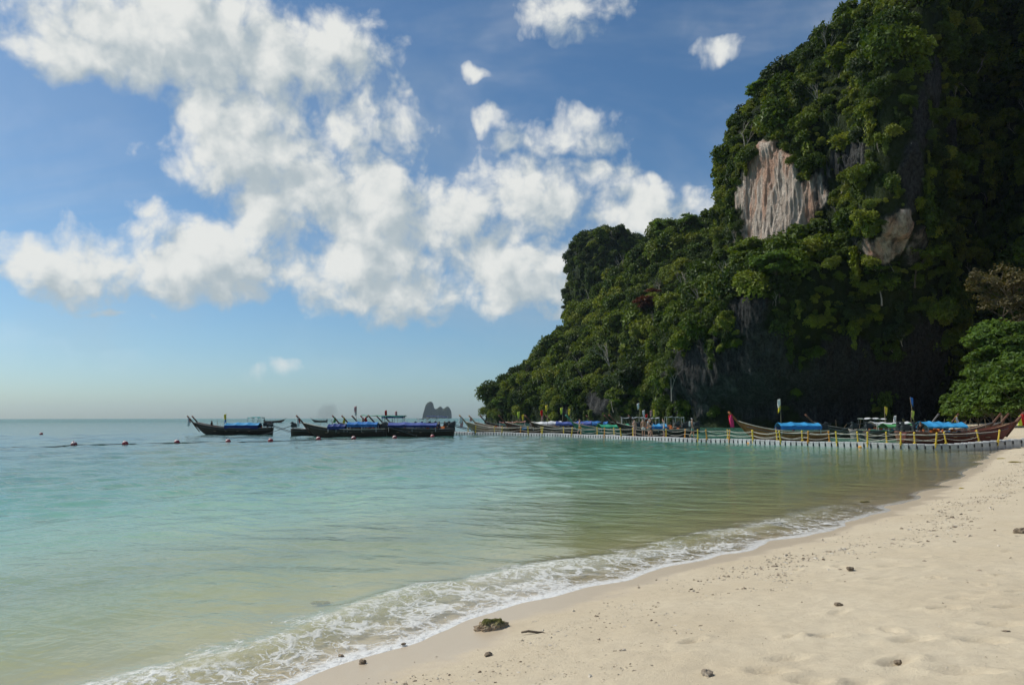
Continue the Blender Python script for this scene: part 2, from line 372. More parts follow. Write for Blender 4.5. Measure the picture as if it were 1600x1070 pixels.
m, nt, out = new_mat('sea_water'); p = nt.pos(); sh = nt.attr('shore'); dp = nt.attr('depth'); cr = nt.attr('crest')
body = nt.ramp(nt.ss(dp, 0, 6, 0, 1, 'LINEAR'), [(0.0, (0.62, 0.54, 0.30)), (0.05, (0.46, 0.55, 0.31)), (0.14, (0.31, 0.51, 0.34)), (0.27, (0.165, 0.39, 0.285)), (0.42, (0.095, 0.27, 0.19)), (0.66, (0.075, 0.205, 0.165)), (1.0, (0.07, 0.18, 0.17))])
patch = nt.noise(nt.mapv(p, (0.35, 1, 1)), 0.09, 4, 0.6)
body = nt.mix(nt.ss(patch, 0.4, 0.65, 0, 0.35), body, nt.v('MULTIPLY', body, (0.7, 0.86, 0.9)))
turb = nt.m('SUBTRACT', 1.0, nt.m('POWER', 2.718, nt.m('MULTIPLY', dp, -1.9)), clamp=True)
pv = nt.v('SUBTRACT', p, (0, 0, 0)); dst = nt.v('LENGTH', pv)
pr = nt.mapv(p, (1.0, 1.0, 1), rot=(0, 0, R(28)))
b1 = nt.noise(nt.mapv(pr, (1.0, 0.55, 1)), 5.5, 3, 0.6, dist=0.6); b2 = nt.noise(nt.mapv(pr, (0.6, 1.5, 1)), 0.9, 4, 0.6, dist=0.4); b3 = nt.noise(nt.mapv(p, (0.25, 1, 1)), 0.16, 4, 0.6)
hh = nt.m('ADD', nt.m('MULTIPLY', b1, 0.09), nt.m('ADD', nt.m('MULTIPLY', b2, 0.42), nt.m('MULTIPLY', b3, 1.2)))
nrm = nt.bump(hh, nt.ss(sh, -0.5, -6, 0.35, 1.0), 0.19)
cosv = nt.m('ABSOLUTE', nt.v('DOT_PRODUCT', nrm, nt.n('ShaderNodeNewGeometry').outputs['Incoming']), clamp=True)
fres = nt.m('MULTIPLY_ADD', nt.m('POWER', nt.m('SUBTRACT', 1.0, cosv), 5.0), 0.96, 0.02)          # Schlick, same from above and below
fres = nt.m('MULTIPLY', fres, nt.ss(dst, 70, 700, 1.0, 0.52))                                   # unresolved wave slopes far out
gl = nt.n('ShaderNodeBsdfGlossy'); gl.inputs['Roughness'].default_value = 0.09; nt.put(gl.inputs['Normal'], nrm)
tr = nt.n('ShaderNodeBsdfTransparent'); nt.put(tr.inputs['Color'], nt.ramp(nt.ss(dp, 0, 1.5, 0, 1, 'LINEAR'), [(0.0, (1.0, 0.99, 0.96)), (0.15, (0.90, 0.97, 0.77)), (1.0, (0.68, 0.92, 0.72))]))
df = nt.n('ShaderNodeBsdfDiffuse'); nt.put(df.inputs['Color'], body); nt.put(df.inputs['Normal'], nt.bump(hh, 0.25, 0.2))
m1 = nt.n('ShaderNodeMixShader'); nt.put(m1.inputs[0], turb); nt.put(m1.inputs[1], tr.outputs[0]); nt.put(m1.inputs[2], df.outputs[0])
m2_ = nt.n('ShaderNodeMixShader'); nt.put(m2_.inputs[0], fres); nt.put(m2_.inputs[1], m1.outputs[0]); nt.put(m2_.inputs[2], gl.outputs[0])
# foam: a bright edge where the water thins out, lacy web behind it, broken crest of the wavelet
warp = nt.v('ADD', p, nt.v('SCALE', nt.v('SUBTRACT', nt.noise(p, 2.4, 4, col=True), (0.5, 0.5, 0.5)), scale=0.55))
ve = nt.n('ShaderNodeTexVoronoi', feature='DISTANCE_TO_EDGE'); nt.put(ve.inputs['Vector'], nt.mapv(warp, (1, 1, 0))); ve.inputs['Scale'].default_value = 3.6
ve2 = nt.n('ShaderNodeTexVoronoi', feature='DISTANCE_TO_EDGE'); nt.put(ve2.inputs['Vector'], nt.mapv(warp, (1, 1, 0))); ve2.inputs['Scale'].default_value = 9.5
nz = nt.noise(warp, 1.3, 5, 0.65); nz2 = nt.noise(p, 11, 4, 0.7)
shn = nt.m('ADD', sh, nt.ss(nz, 0.25, 0.75, -0.5, 0.5, 'LINEAR'))
farfade = nt.ss(dst, 9, 26, 1.0, 0.0)
cov = nt.m('MULTIPLY', nt.ss(shn, -1.8, -0.55), farfade)                       # how foamy the strip is
wdt = nt.m('MULTIPLY', cov, nt.ss(nz, 0.36, 0.66, 0.0, 0.24))
lace = nt.ss(ve.outputs['Distance'], nt.m('MULTIPLY', wdt, 0.10), wdt, 0.8, 0)
lace2 = nt.m('MULTIPLY', nt.ss(ve2.outputs['Distance'], nt.m('MULTIPLY', wdt, 0.2), nt.m('MULTIPLY', wdt, 0.9), 1, 0), 0.75)
edge = nt.m('MULTIPLY', nt.ss(nt.m('ADD', dp, nt.ss(nz2, 0.2, 0.8, -0.012, 0.012, 'LINEAR')), 0.020, 0.008), nt.ss(dst, 7, 30, 1.0, 0.12))
crest = nt.m('MULTIPLY', nt.m('MULTIPLY', nt.ss(nt.m('ABSOLUTE', nt.m('ADD', cr, nt.ss(nz, 0.2, 0.8, -0.45, 0.45, 'LINEAR'))), 0.34, 0.04), nt.ss(nt.noise(warp, 0.55, 3), 0.40, 0.56)), nt.m('MULTIPLY', nt.ss(nz2, 0.36, 0.60), nt.ss(dst, 8, 26, 1, 0.0)))
foam = nt.m('MAXIMUM', nt.m('MAXIMUM', lace, lace2), nt.m('MAXIMUM', edge, crest))
foam = nt.m('MULTIPLY', nt.m('MULTIPLY', foam, nt.ss(nz2, 0.22, 0.55, 0.45, 1.0)), nt.ss(dst, 60, 90, 1, 0))
fd = nt.n('ShaderNodeBsdfDiffuse'); fd.inputs['Color'].default_value = (0.80, 0.80, 0.77, 1); nt.put(fd.inputs['Normal'], nt.bump(nt.m('ADD', foam, nz2), 0.6, 0.03))
m3 = nt.n('ShaderNodeMixShader'); nt.put(m3.inputs[0], nt.m('MULTIPLY', foam, 0.86)); nt.put(m3.inputs[1], m2_.outputs[0]); nt.put(m3.inputs[2], fd.outputs[0])
nt.t.links.new(m3.outputs[0], out.inputs[0])
sea = obj('sea', me, m, kind='structure')

# ------------------------------------------------------------------ limestone cliffs
def xz(px, Y, z): return (px - 800) / FOC * (Y * math.cos(PITCH) + (z - CAMZ) * math.sin(PITCH))
# bare rock showing through the green: (px, py, distance, half width px, half height px, paleness)
ROCK = [(1216, 312, 178, 36, 84, 1.0), (1196, 246, 184, 11, 42, .95), (1258, 316, 172, 24, 62, .5), (1292, 290, 167, 10, 36, .3), (1318, 250, 163, 8, 34, .25),
        (1458, 125, 142, 26, 48, .22), (1438, 190, 140, 18, 44, .16), (1425, 285, 140, 20, 55, .14), (1400, 372, 143, 26, 44, .5), (1432, 388, 145, 16, 30, .35), (1490, 195, 154, 20, 60, .14),
        (1110, 585, 170, 44, 60, .24), (1195, 590, 161, 62, 66, .2), (1115, 638, 174, 22, 8, .3), (1325, 602, 159, 82, 72, .08), (1440, 595, 158, 58, 80, .08),  # last two here: bare wall rock, its deep shade put into the colour
        (1165, 490, 160, 22, 34, .15), (930, 630, 256, 14, 16, .25), (880, 640, 275, 10, 9, .2)]
def rock_mask(P, seed):
    m = np.zeros(len(P)); pale = np.zeros(len(P)); w = 0.55 * fbm(P / 5 + seed, 3) + 0.22 * fbm(P / 1.6 + seed, 2)
    for px, py, Y, rx, ry, pl in ROCK:
        c = at(px, py, Y); sx = rx * Y / FOC; sz = ry * Y / FOC
        r = np.sqrt(((P[:, 0] - c.x) / sx) ** 2 + ((P[:, 2] - c.z) / sz) ** 2) + (np.abs(P[:, 1] - c.y) > 19) * 9
        k = sstep(r + w, 1.15, 0.85); m = np.maximum(m, k); pale = np.maximum(pale, k * pl)
    return m, pale

def loft(rows, per, dz, seed, amp=1.0):
    """closed rock mass: plan outlines (px on the photo's bearing, distance) at rising heights, joined smoothly and roughened"""
    zs = np.array([r[0] for r in rows]); n = len(rows[0][1]); rings = []
    for z, pts in rows:
        c = np.array([(xz(px, Y, z), Y) for px, Y in pts]); c = np.vstack([c[-2:], c, c[:2]]); s = catmull(c, per)
        rings.append(s[2 * per: (2 + n) * per])
    rings = np.array(rings); N = rings.shape[1]
    zz = np.arange(zs[0], zs[-1], dz); V = np.empty((len(zz), N, 3))
    for k in range(2):
        f = np.array([np.interp(zz, zs, rings[:, j, k]) for j in range(N)]).T
        ker = np.hanning(9); ker /= ker.sum(); g = np.vstack([np.repeat(f[:1], 4, 0), f, np.repeat(f[-1:], 4, 0)])
        V[..., k] = np.apply_along_axis(lambda q: np.convolve(q, ker, 'valid'), 0, g)
    V[..., 2] = zz[:, None]
    # resample each ring evenly so the front gets its share
    T = np.roll(V, -1, 1) - np.roll(V, 1, 1); nrm = np.stack([T[..., 1], -T[..., 0]], -1); nrm /= np.linalg.norm(nrm, axis=2)[..., None] + 1e-9
    cen = V[..., :2].mean(1, keepdims=True); sg = np.sign(((V[..., :2] - cen) * nrm).sum(2).mean()); nrm *= sg
    P = V.reshape(-1, 3); q = P * np.array([1, 1, 0.45])
    d = 5.0 * fbm(q / 26 + seed, 3) + 2.0 * ridged(P * np.array([1, 1, 0.22]) / 9 + seed, 3, 0.55) * 0.8 + 0.55 * fbm(P * np.array([1, 1, 0.4]) / 1.7 + seed, 3)
    d = (d * amp).reshape(V.shape[:2]) * np.clip((zz[-1] - zz) / 10, 0.15, 1)[:, None]
    V[..., :2] += nrm * d[..., None]
    P1 = V.reshape(-1, 3); rk, _ = rock_mask(P1, seed)
    d2 = rk * (1.1 * ridged(P1 * np.array([1, 1, 0.07]) / 3.2 + seed, 4, 0.55) - 0.9 + 0.5 * ridged(P1 * np.array([1, 1, 0.16]) / 1.4 + seed, 3, 0.6))
    V[..., :2] += nrm * (d2.reshape(V.shape[:2]) * amp)[..., None]
    V[..., 2] += (1.2 * amp * fbm(P / 7 + seed + 40, 3)).reshape(V.shape[:2]) * (zz > 3)[:, None]
    top = V[-1].mean(0); V = np.concatenate([V, np.broadcast_to(top, (1, N, 3))])
    return V
A_ROWS = [
 (-3, [(1100, 290), (1040, 207), (1090, 181), (1180, 171), (1250, 167), (1330, 165), (1400, 163), (1470, 165), (1530, 172), (1600, 152), (1750, 122), (1800, 200), (1500, 300)]),
 (4,  [(1100, 290), (1040, 207), (1092, 183), (1182, 173), (1252, 169), (1330, 167), (1400, 165), (1470, 167), (1530, 174), (1600, 152), (1750, 122), (1800, 200), (1500, 300)]),
 (11, [(1100, 290), (1036, 205), (1080, 176), (1180, 164), (1250, 162), (1330, 161), (1405, 159), (1482, 160), (1540, 170), (1605, 152), (1750, 122), (1800, 200), (1500, 300)]),
 (24, [(1100, 290), (1046, 207), (1090, 175), (1180, 157), (1252, 154), (1330, 155), (1405, 153), (1482, 156), (1540, 169), (1605, 154), (1750, 124), (1800, 200), (1500, 300)]),
 (31, [(1160, 290), (1110, 207), (1140, 180), (1195, 161), (1256, 154), (1330, 153), (1395, 150), (1480, 155), (1538, 172), (1605, 158), (1750, 126), (1800, 200), (1500, 300)]),
 (39, [(1175, 290), (1148, 207), (1186, 188), (1236, 178), (1292, 168), (1340, 159), (1392, 143), (1474, 158), (1534, 176), (1604, 163), (1750, 128), (1800, 200), (1500, 300)]),
 (66, [(1175, 290), (1150, 207), (1188, 190), (1238, 180), (1294, 170), (1345, 161), (1404, 141), (1480, 160), (1537, 180), (1606, 168), (1750, 134), (1800, 205), (1500, 300)]),
 (80, [(1200, 290), (1180, 208), (1214, 196), (1254, 187), (1302, 177), (1354, 168), (1436, 146), (1487, 166), (1542, 185), (1606, 174), (1750, 140), (1800, 210), (1500, 300)]),
 (95, [(1265, 290), (1256, 212), (1276, 202), (1302, 194), (1326, 186), (1376, 176), (1450, 156), (1502, 173), (1552, 189), (1612, 180), (1750, 150), (1800, 215), (1520, 300)]),
 (111, [(1365, 290), (1352, 218), (1366, 212), (1380, 205), (1400, 199), (1410, 190), (1472, 182), (1530, 186), (1572, 196), (1622, 190), (1750, 165), (1790, 220), (1540, 300)]),
 (123, [(1440, 290), (1430, 228), (1440, 223), (1454, 217), (1470, 213), (1470, 209), (1520, 205), (1560, 208), (1600, 213), (1650, 207), (1760, 190), (1780, 240), (1560, 300)]),
 (136, [(1500, 285), (1490, 245), (1496, 240), (1506, 237), (1500, 235), (1530, 233), (1560, 232), (1590, 233), (1620, 235), (1670, 233), (1740, 230), (1740, 260), (1570, 290)]),
 (141, [(1540, 262), (1530, 258), (1535, 256), (1540, 255), (1550, 254), (1560, 254), (1570, 254), (1580, 254), (1590, 255), (1600, 256), (1610, 258), (1610, 262), (1570, 264)])]
B_ROWS = [
 (-3, [(860, 410), (766, 347), (800, 318), (860, 285), (930, 255), (1010, 228), (1130, 215), (1220, 280), (1040, 410)]),
 (9,  [(860, 410), (774, 347), (806, 320), (862, 286), (930, 256), (1010, 229), (1130, 216), (1220, 280), (1040, 410)]),
 (16, [(865, 408), (796, 347), (826, 324), (872, 294), (936, 264), (1012, 237), (1130, 224), (1220, 284), (1040, 408)]),
 (25, [(880, 405), (842, 347), (864, 332), (902, 305), (952, 275), (1022, 247), (1136, 234), (1220, 290), (1050, 405)]),
 (39, [(920, 395), (897, 347), (918, 332), (948, 310), (988, 284), (1042, 260), (1142, 248), (1220, 300), (1060, 395)]),
 (52, [(960, 380), (938, 340), (958, 328), (983, 310), (1013, 292), (1062, 272), (1147, 262), (1220, 305), (1080, 380)]),
 (64, [(1000, 360), (982, 327), (993, 320), (1012, 310), (1037, 300), (1077, 288), (1152, 278), (1215, 310), (1090, 360)]),
 (73, [(1035, 340), (1014, 316), (1026, 311), (1042, 306), (1062, 301), (1092, 297), (1152, 293), (1200, 312), (1100, 340)]),
 (76, [(1070, 320), (1055, 312), (1060, 309), (1070, 307), (1080, 306), (1100, 305), (1130, 305), (1150, 312), (1110, 322)])]
C_ROWS = [
 (-3, [(890, 465), (876, 428), (905, 405), (950, 400), (1000, 405), (1060, 420), (1060, 470), (950, 490)]),
 (50, [(900, 462), (890, 428), (912, 408), (952, 403), (996, 407), (1030, 422), (1030, 466), (950, 485)]),
 (82, [(905, 460), (897, 428), (914, 412), (950, 405), (984, 410), (1004, 424), (1004, 462), (950, 480)]),
 (97, [(915, 456), (908, 430), (920, 418), (950, 412), (976, 416), (992, 428), (990, 458), (950, 474)]),
 (103, [(938, 448), (935, 436), (940, 430), (952, 426), (964, 428), (975, 436), (972, 450), (952, 460)])]

m, nt, out = new_mat('limestone'); p = nt.pos(); vg = nt.attr('veg'); pl = nt.attr('pale')
st = nt.noise(nt.mapv(p, (1, 1, 0.10)), 0.55, 6, 0.62, dist=0.4); st2 = nt.noise(nt.mapv(p, (1, 1, 0.07)), 1.6, 5, 0.65); blot = nt.noise(p, 0.16, 5, 0.6); fine = nt.noise(nt.mapv(p, (1, 1, 0.6)), 2.2, 6, 0.7)
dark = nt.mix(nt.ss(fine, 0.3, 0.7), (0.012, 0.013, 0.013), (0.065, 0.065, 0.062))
light = nt.mix(nt.ss(st2, 0.3, 0.7), (0.44, 0.34, 0.27), (0.80, 0.69, 0.58))
light = nt.mix(nt.ss(nt.noise(nt.mapv(p, (1, 1, 0.25)), 0.22, 5, 0.6), 0.48, 0.62, 0, 0.75), light, (0.62, 0.33, 0.21))
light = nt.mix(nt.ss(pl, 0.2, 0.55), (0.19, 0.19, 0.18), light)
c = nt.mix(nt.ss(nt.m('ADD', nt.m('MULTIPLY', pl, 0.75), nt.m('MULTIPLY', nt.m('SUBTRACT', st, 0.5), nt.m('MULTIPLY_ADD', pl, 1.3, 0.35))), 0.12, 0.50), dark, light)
c = nt.mix(nt.m('MULTIPLY', nt.ss(st2, 0.58, 0.70), nt.ss(pl, 0.2, 0.9, 0.6, 0.55)), c, (0.05, 0.052, 0.055))
understory = nt.mix(nt.ss(blot, 0.35, 0.65), (0.014, 0.024, 0.006), (0.030, 0.045, 0.010))  # ground between crowns, coloured dark green so gaps read as foliage
c = nt.mix(vg, c, understory)
h = nt.m('ADD', nt.m('MULTIPLY', st, 1.0), nt.m('MULTIPLY', fine, 0.8))
principled(nt, out, Base_Color=c, Roughness=0.9, Specular_IOR_Level=0.2, Normal=nt.bump(h, 1.0, 1.6))
MAT_ROCK = m
cliff_geo = {}
for name, rows, per, dz, seed, amp in (('main', A_ROWS, 84, 0.55, 3.0, 0.8), ('head', B_ROWS, 40, 0.7, 13.0, 0.8), ('back', C_ROWS, 20, 1.2, 23.0, 0.7)):
    V = loft(rows, per, dz, seed, amp); nv, nu = V.shape[:2]; P = V.reshape(-1, 3)
    me = grid_mesh('cliff', P, nu, nv, wrap_u=True)
    if me.polygons[nu * 20].normal.dot(Vector(P[nu * 20]) - Vector(V[20].mean(0))) < 0: me.flip_normals()
    rk, pale = rock_mask(P, seed)
    vattr(me, 'veg', 1 - rk); vattr(me, 'pale', pale)
    o = obj({'main': 'cliff', 'head': 'headland', 'back': 'rock_tower'}[name], me, MAT_ROCK, kind='structure')
    cliff_geo[name] = (me, rk)

# far island on the horizon
isl = catmull([(0, 0), (0.02, .35), (.06, .62), (.10, .86), (.18, .97), (.27, 1.0), (.33, .92), (.36, .70), (.42, .58), (.50, .60), (.57, .68), (.63, .72), (.70, .62), (.76, .60), (.83, .68), (.90, .72), (.97, .58), (1.0, .44), (.985, .30), (1.0, .22), (.99, 0)], 4)
YI = 4200.0; pL, pR = at(662, 654, YI), at(704, 654, YI); Wd = pR.x - pL.x; Ht = at(674, 626.5, YI).z
Vs, nI = [], len(isl)
for j, (u, v) in enumerate(isl):
    top = max(v, 0) * Ht
    for a in np.linspace(0, math.pi, 9):
        Vs.append((pL.x + u * Wd + 3 * math.cos(a), YI + 45 * math.cos(a) * (1 - 0.35 * v) + 6 * perlin(np.array([[j * .7, a * 2, 0]]))[0], max(-4, top * math.sin(a) ** 0.35 - 2)))
me = grid_mesh('island', np.array(Vs), 9, nI)
obj('island', me, MAT_ROCK, kind='structure')
vattr(me, 'veg', np.ones(len(Vs))); vattr(me, 'pale', np.zeros(len(Vs)))

# ------------------------------------------------------------------ foliage
def leaf_mat(name, cols, trans=0.25):
    """leaves: tone per plant (instancer attribute tint 0..1 or object random) and per leaf (attribute lv)"""
    m, nt, out = new_mat(name)
    ti = nt.attr('tint', 'INSTANCER'); oi = nt.n('ShaderNodeObjectInfo').outputs['Random']; lv = nt.attr('lv')
    t = nt.m('ADD', ti, nt.m('MULTIPLY', oi, 0.12))
    c = nt.ramp(t, cols)
    c = nt.v('SCALE', c, scale=nt.ss(lv, 0, 1, 0.62, 1.45, 'LINEAR'))
    b = nt.n('ShaderNodeBsdfPrincipled'); nt.put(b.inputs['Base Color'], c); b.inputs['Roughness'].default_value = 0.55; b.inputs['Specular IOR Level'].default_value = 0.25
    tl = nt.n('ShaderNodeBsdfTranslucent'); nt.put(tl.inputs['Color'], nt.v('MULTIPLY', c, (1.25, 1.2, 0.5)))
    mx = nt.n('ShaderNodeMixShader'); mx.inputs[0].default_value = trans; nt.t.links.new(b.outputs[0], mx.inputs[1]); nt.t.links.new(tl.outputs[0], mx.inputs[2])
    nt.t.links.new(mx.outputs[0], out.inputs[0]); return m
MAT_LEAF = leaf_mat('jungle_leaves', [(0.0, (0.028, 0.048, 0.012)), (0.3, (0.056, 0.092, 0.013)), (0.55, (0.098, 0.142, 0.016)), (0.8, (0.155, 0.190, 0.020)), (1.0, (0.20, 0.225, 0.03))])
MAT_LEAF_NEAR = leaf_mat('broad_leaves', [(0.0, (0.10, 0.17, 0.035)), (1.0, (0.15, 0.22, 0.05))], 0.42)
MAT_LEAF_DRY = leaf_mat('dry_leaves', [(0.0, (0.12, 0.10, 0.045)), (1.0, (0.15, 0.14, 0.05))], 0.25)
MAT_LEAF_RED = leaf_mat('red_leaves', [(0.0, (0.10, 0.030, 0.018)), (1.0, (0.13, 0.05, 0.02))], 0.25)
MAT_BARK = paint('bark', (0.16, 0.125, 0.09), 0.9, 0.35, 4.0, 0.2, bump=0.6)
MAT_BARK_PALE = paint('pale_bark', (0.34, 0.30, 0.25), 0.9, 0.3, 4.0, 0.2, bump=0.5)

def cards(C, Nn, size, r, aspect=1.7):
    """one folded leaf spray (two triangles pairs -> a bent quad) per centre C facing about Nn"""
    n = len(C); t = r.normal(size=(n, 3)); t -= Nn * (t * Nn).sum(1)[:, None]; t /= np.linalg.norm(t, axis=1)[:, None]; b = np.cross(Nn, t)
    s = size * r.uniform(0.6, 1.35, n); a = (s * aspect * 0.5)[:, None]; w = (s * 0.5)[:, None]
    V = np.stack([C - t * a, C - t * a * 0.1 + b * w + Nn * w * 0.25 * 0, C + t * a - Nn * a * 0.45, C - t * a * 0.1 - b * w], 1)
    V[:, 0] -= Nn * a * 0.15
    return V.reshape(-1, 3), np.arange(n * 4).reshape(n, 4)
def crown_mesh(name, seed, n_lobes, n_leaf, leaf, flat=0.75, spread=0.62, lobe=(0.34, 0.52), inner=0.12):
    """unit crown (radius about 1, base at z=0): leaf sprays on the outside of several uneven lobes"""
    r = np.random.default_rng(seed); Cs = []
    for i in range(n_lobes):
        a = r.uniform(0, 6.283); q = math.sqrt(r.uniform(0, 1)) * spread; rad = r.uniform(*lobe)
        zc = flat * (0.30 + 0.75 * math.sqrt(max(0, 1 - (q / 0.95) ** 2)) * r.uniform(0.15, 1.0)) - rad * 0.2
        Cs.append((q * math.cos(a), q * math.sin(a), zc, rad))
    Cs = np.array(Cs); w = Cs[:, 3] ** 2; k = r.choice(n_lobes, n_leaf, p=w / w.sum())
    d = r.normal(size=(n_leaf, 3)); d /= np.linalg.norm(d, axis=1)[:, None]; d[:, 2] = np.where((d[:, 2] < -0.25) & (r.random(n_leaf) < 0.75), -d[:, 2], d[:, 2])
    rad = Cs[k, 3] * np.where(r.random(n_leaf) < inner, r.uniform(0.3, 0.8, n_leaf), r.uniform(0.72, 1.30, n_leaf))
    P = Cs[k, :3] + d * rad[:, None] * np.array([1, 1, 0.8])
    nn = d * 0.7 + np.array([0, 0, 0.45]) + r.normal(size=d.shape) * 0.62; nn /= np.linalg.norm(nn, axis=1)[:, None]
    V, F = cards(P, nn, leaf, r); me = raw_mesh(name, V, F)
    tone = r.uniform(0, 1, n_leaf) * 0.55 + (0.45 * r.random(n_lobes))[k]
    vattr(me, 'lv', np.repeat(tone, 4)); return me
def vine_mesh(name, seed, n_leaf, leaf):
    """hanging curtain of creeper, unit height, hugging the wall (wall side is +y)"""
    r = np.random.default_rng(seed); z = r.uniform(-1.0, 0.25, n_leaf); wdt = 0.42 * np.sqrt(np.clip(1.02 + z, 0.02, 1)) * (0.7 + 0.4 * np.sin(z * 9 + seed))
    x = r.normal(0, 0.5, n_leaf) * wdt; y = -np.abs(r.normal(0, 0.13, n_leaf)) - 0.08 * np.cos(x * 6)
    P = np.c_[x, y, z]; nn = np.c_[x * 0.8, np.full(n_leaf, -0.75), np.full(n_leaf, 0.5)] + r.normal(size=(n_leaf, 3)) * 0.4; nn /= np.linalg.norm(nn, axis=1)[:, None]
    V, F = cards(P, nn, leaf, r); me = raw_mesh(name, V, F); vattr(me, 'lv', np.repeat(r.uniform(0, 1, n_leaf), 4)); return me

protos = []
for i in range(7):
    protos.append(crown_mesh('crown', 100 + i, (9, 14, 6, 18, 8, 5, 22)[i], (1500, 1800, 1200, 1900, 1400, 1100, 2100)[i], (0.118, 0.10, 0.145, 0.094, 0.125, 0.155, 0.086)[i], lobe=((0.34, 0.52), (0.22, 0.5), (0.38, 0.6), (0.18, 0.36), (0.3, 0.56), (0.36, 0.5), (0.16, 0.32))[i], flat=(0.85, 1.0, 1.25, 0.95, 1.1, 1.4, 0.8)[i], spread=(0.66, 0.6, 0.5, 0.7, 0.6, 0.45, 0.72)[i]))
for i in range(3): protos.append(vine_mesh('vine', 200 + i, 1000, 0.082))
def twig_mesh(seed):
    r = random.Random(seed); V, F = [], []
    def rod(a, b, ra, rb):
        d = (b - a).normalized(); u = d.orthogonal().normalized(); w = d.cross(u); o = len(V)
        for p, q in ((a, ra), (b, rb)):
            for k in range(4): V.append(tuple(p + (u * math.cos(k * 1.571) + w * math.sin(k * 1.571)) * q))
        for k in range(4): F.append((o + k, o + (k + 1) % 4, o + 4 + (k + 1) % 4, o + 4 + k))
    def grow(a, d, L, q, n):
        b = a + d * L; rod(a, b, q, q * 0.6)
        if n:
            for k in range(3): grow(b if k else a.lerp(b, 0.6), (d + Vector((r.uniform(-1, 1), r.uniform(-1, 1), r.uniform(-0.2, 0.7))) * 0.75).normalized(), L * r.uniform(0.5, 0.8), q * 0.58, n - 1)
    grow(Vector((0, 0, -0.3)), Vector((r.uniform(-.3, .3), r.uniform(-.3, .3), 1)).normalized(), 0.75, 0.035, 3)
    me = raw_mesh('twigs', V, F); me.materials.append(MAT_BARK_PALE); return me
for i in range(2): protos.append(twig_mesh(i + 5))
PROTO = []
for i, me in enumerate(protos):
    if i < 10: me.materials.append(MAT_LEAF)
    o = bpy.data.objects.new('foliage_source', me); PROTO.append(o)

def scatter(name, pts, rot, scl, idx, tint, label):
    me = bpy.data.meshes.new(name); me.vertices.add(len(pts)); me.vertices.foreach_set('co', np.ascontiguousarray(pts, np.float32).ravel())
    a = me.attributes.new('rot', 'FLOAT_VECTOR', 'POINT'); a.data.foreach_set('vector', np.ascontiguousarray(rot, np.float32).ravel())
    a = me.attributes.new('scl', 'FLOAT_VECTOR', 'POINT'); a.data.foreach_set('vector', np.ascontiguousarray(scl, np.float32).ravel())
    a = me.attributes.new('idx', 'INT', 'POINT'); a.data.foreach_set('value', np.ascontiguousarray(idx, np.int32))
    vattr(me, 'tint', tint)
    g = bpy.data.node_groups.new(name + '_nodes', 'GeometryNodeTree'); g.is_modifier = True
    g.interface.new_socket('Geometry', in_out='INPUT', socket_type='NodeSocketGeometry'); g.interface.new_socket('Geometry', in_out='OUTPUT', socket_type='NodeSocketGeometry')
    n = lambda k: g.nodes.new(k)
    gi, go, ip, join = n('NodeGroupInput'), n('NodeGroupOutput'), n('GeometryNodeInstanceOnPoints'), n('GeometryNodeGeometryToInstance')
    m2p = n('GeometryNodeMeshToPoints')
    for o in reversed(PROTO):
        oi = n('GeometryNodeObjectInfo'); oi.inputs['Object'].default_value = o; oi.inputs['As Instance'].default_value = True
        g.links.new(oi.outputs['Geometry'], join.inputs[0])
    ip.inputs['Pick Instance'].default_value = True
    for nm, typ, sock in (('rot', 'FLOAT_VECTOR', 'Rotation'), ('scl', 'FLOAT_VECTOR', 'Scale'), ('idx', 'INT', 'Instance Index')):
        na = n('GeometryNodeInputNamedAttribute'); na.data_type = typ; na.inputs['Name'].default_value = nm
        g.links.new([q for q in na.outputs if q.enabled and q.name == 'Attribute'][0], ip.inputs[sock])
    g.links.new(gi.outputs[0], m2p.inputs[0]); g.links.new(m2p.outputs[0], ip.inputs['Points']); g.links.new(join.outputs[0], ip.inputs['Instance']); g.links.new(ip.outputs[0], go.inputs[0])
    o = obj(name, me, MAT_LEAF, kind='stuff', label=label, cat='foliage'); md = o.modifiers.new('scatter', 'NODES'); md.node_group = g
    return o

def sample_faces(me, rk, n, seed, front=True):
    r = np.random.default_rng(seed); F = np.empty(len(me.polygons) * 4, np.int32); me.loops.foreach_get('vertex_index', F); F = F.reshape(-1, 4)
    V = np.empty(len(me.vertices) * 3, np.float32); me.vertices.foreach_get('co', V); V = V.reshape(-1, 3).astype(float)
    a, b, c, d = (V[F[:, i]] for i in range(4)); nr = np.cross(c - a, d - b); ar = np.linalg.norm(nr, axis=1) + 1e-9; nr = nr / ar[:, None]
    cen = (a + b + c + d) / 4; w = ar * sstep(rk[F].mean(1), 0.8, 0.35)
    if front: w = w * ((-cen * nr).sum(1) > -0.35 * np.linalg.norm(cen, axis=1))        # the slopes one can see, and a little round the corner
    w = w * (cen[:, 2] > 3.0) * (cen[:, 0] < 0.74 * cen[:, 1])
    k = r.choice(len(F), n, p=w / w.sum()); u, v = r.random((2, n, 1))
    P = (a[k] * (1 - u) + b[k] * u) * (1 - v) + (d[k] * (1 - u) + c[k] * u) * v
    return P, nr[k]
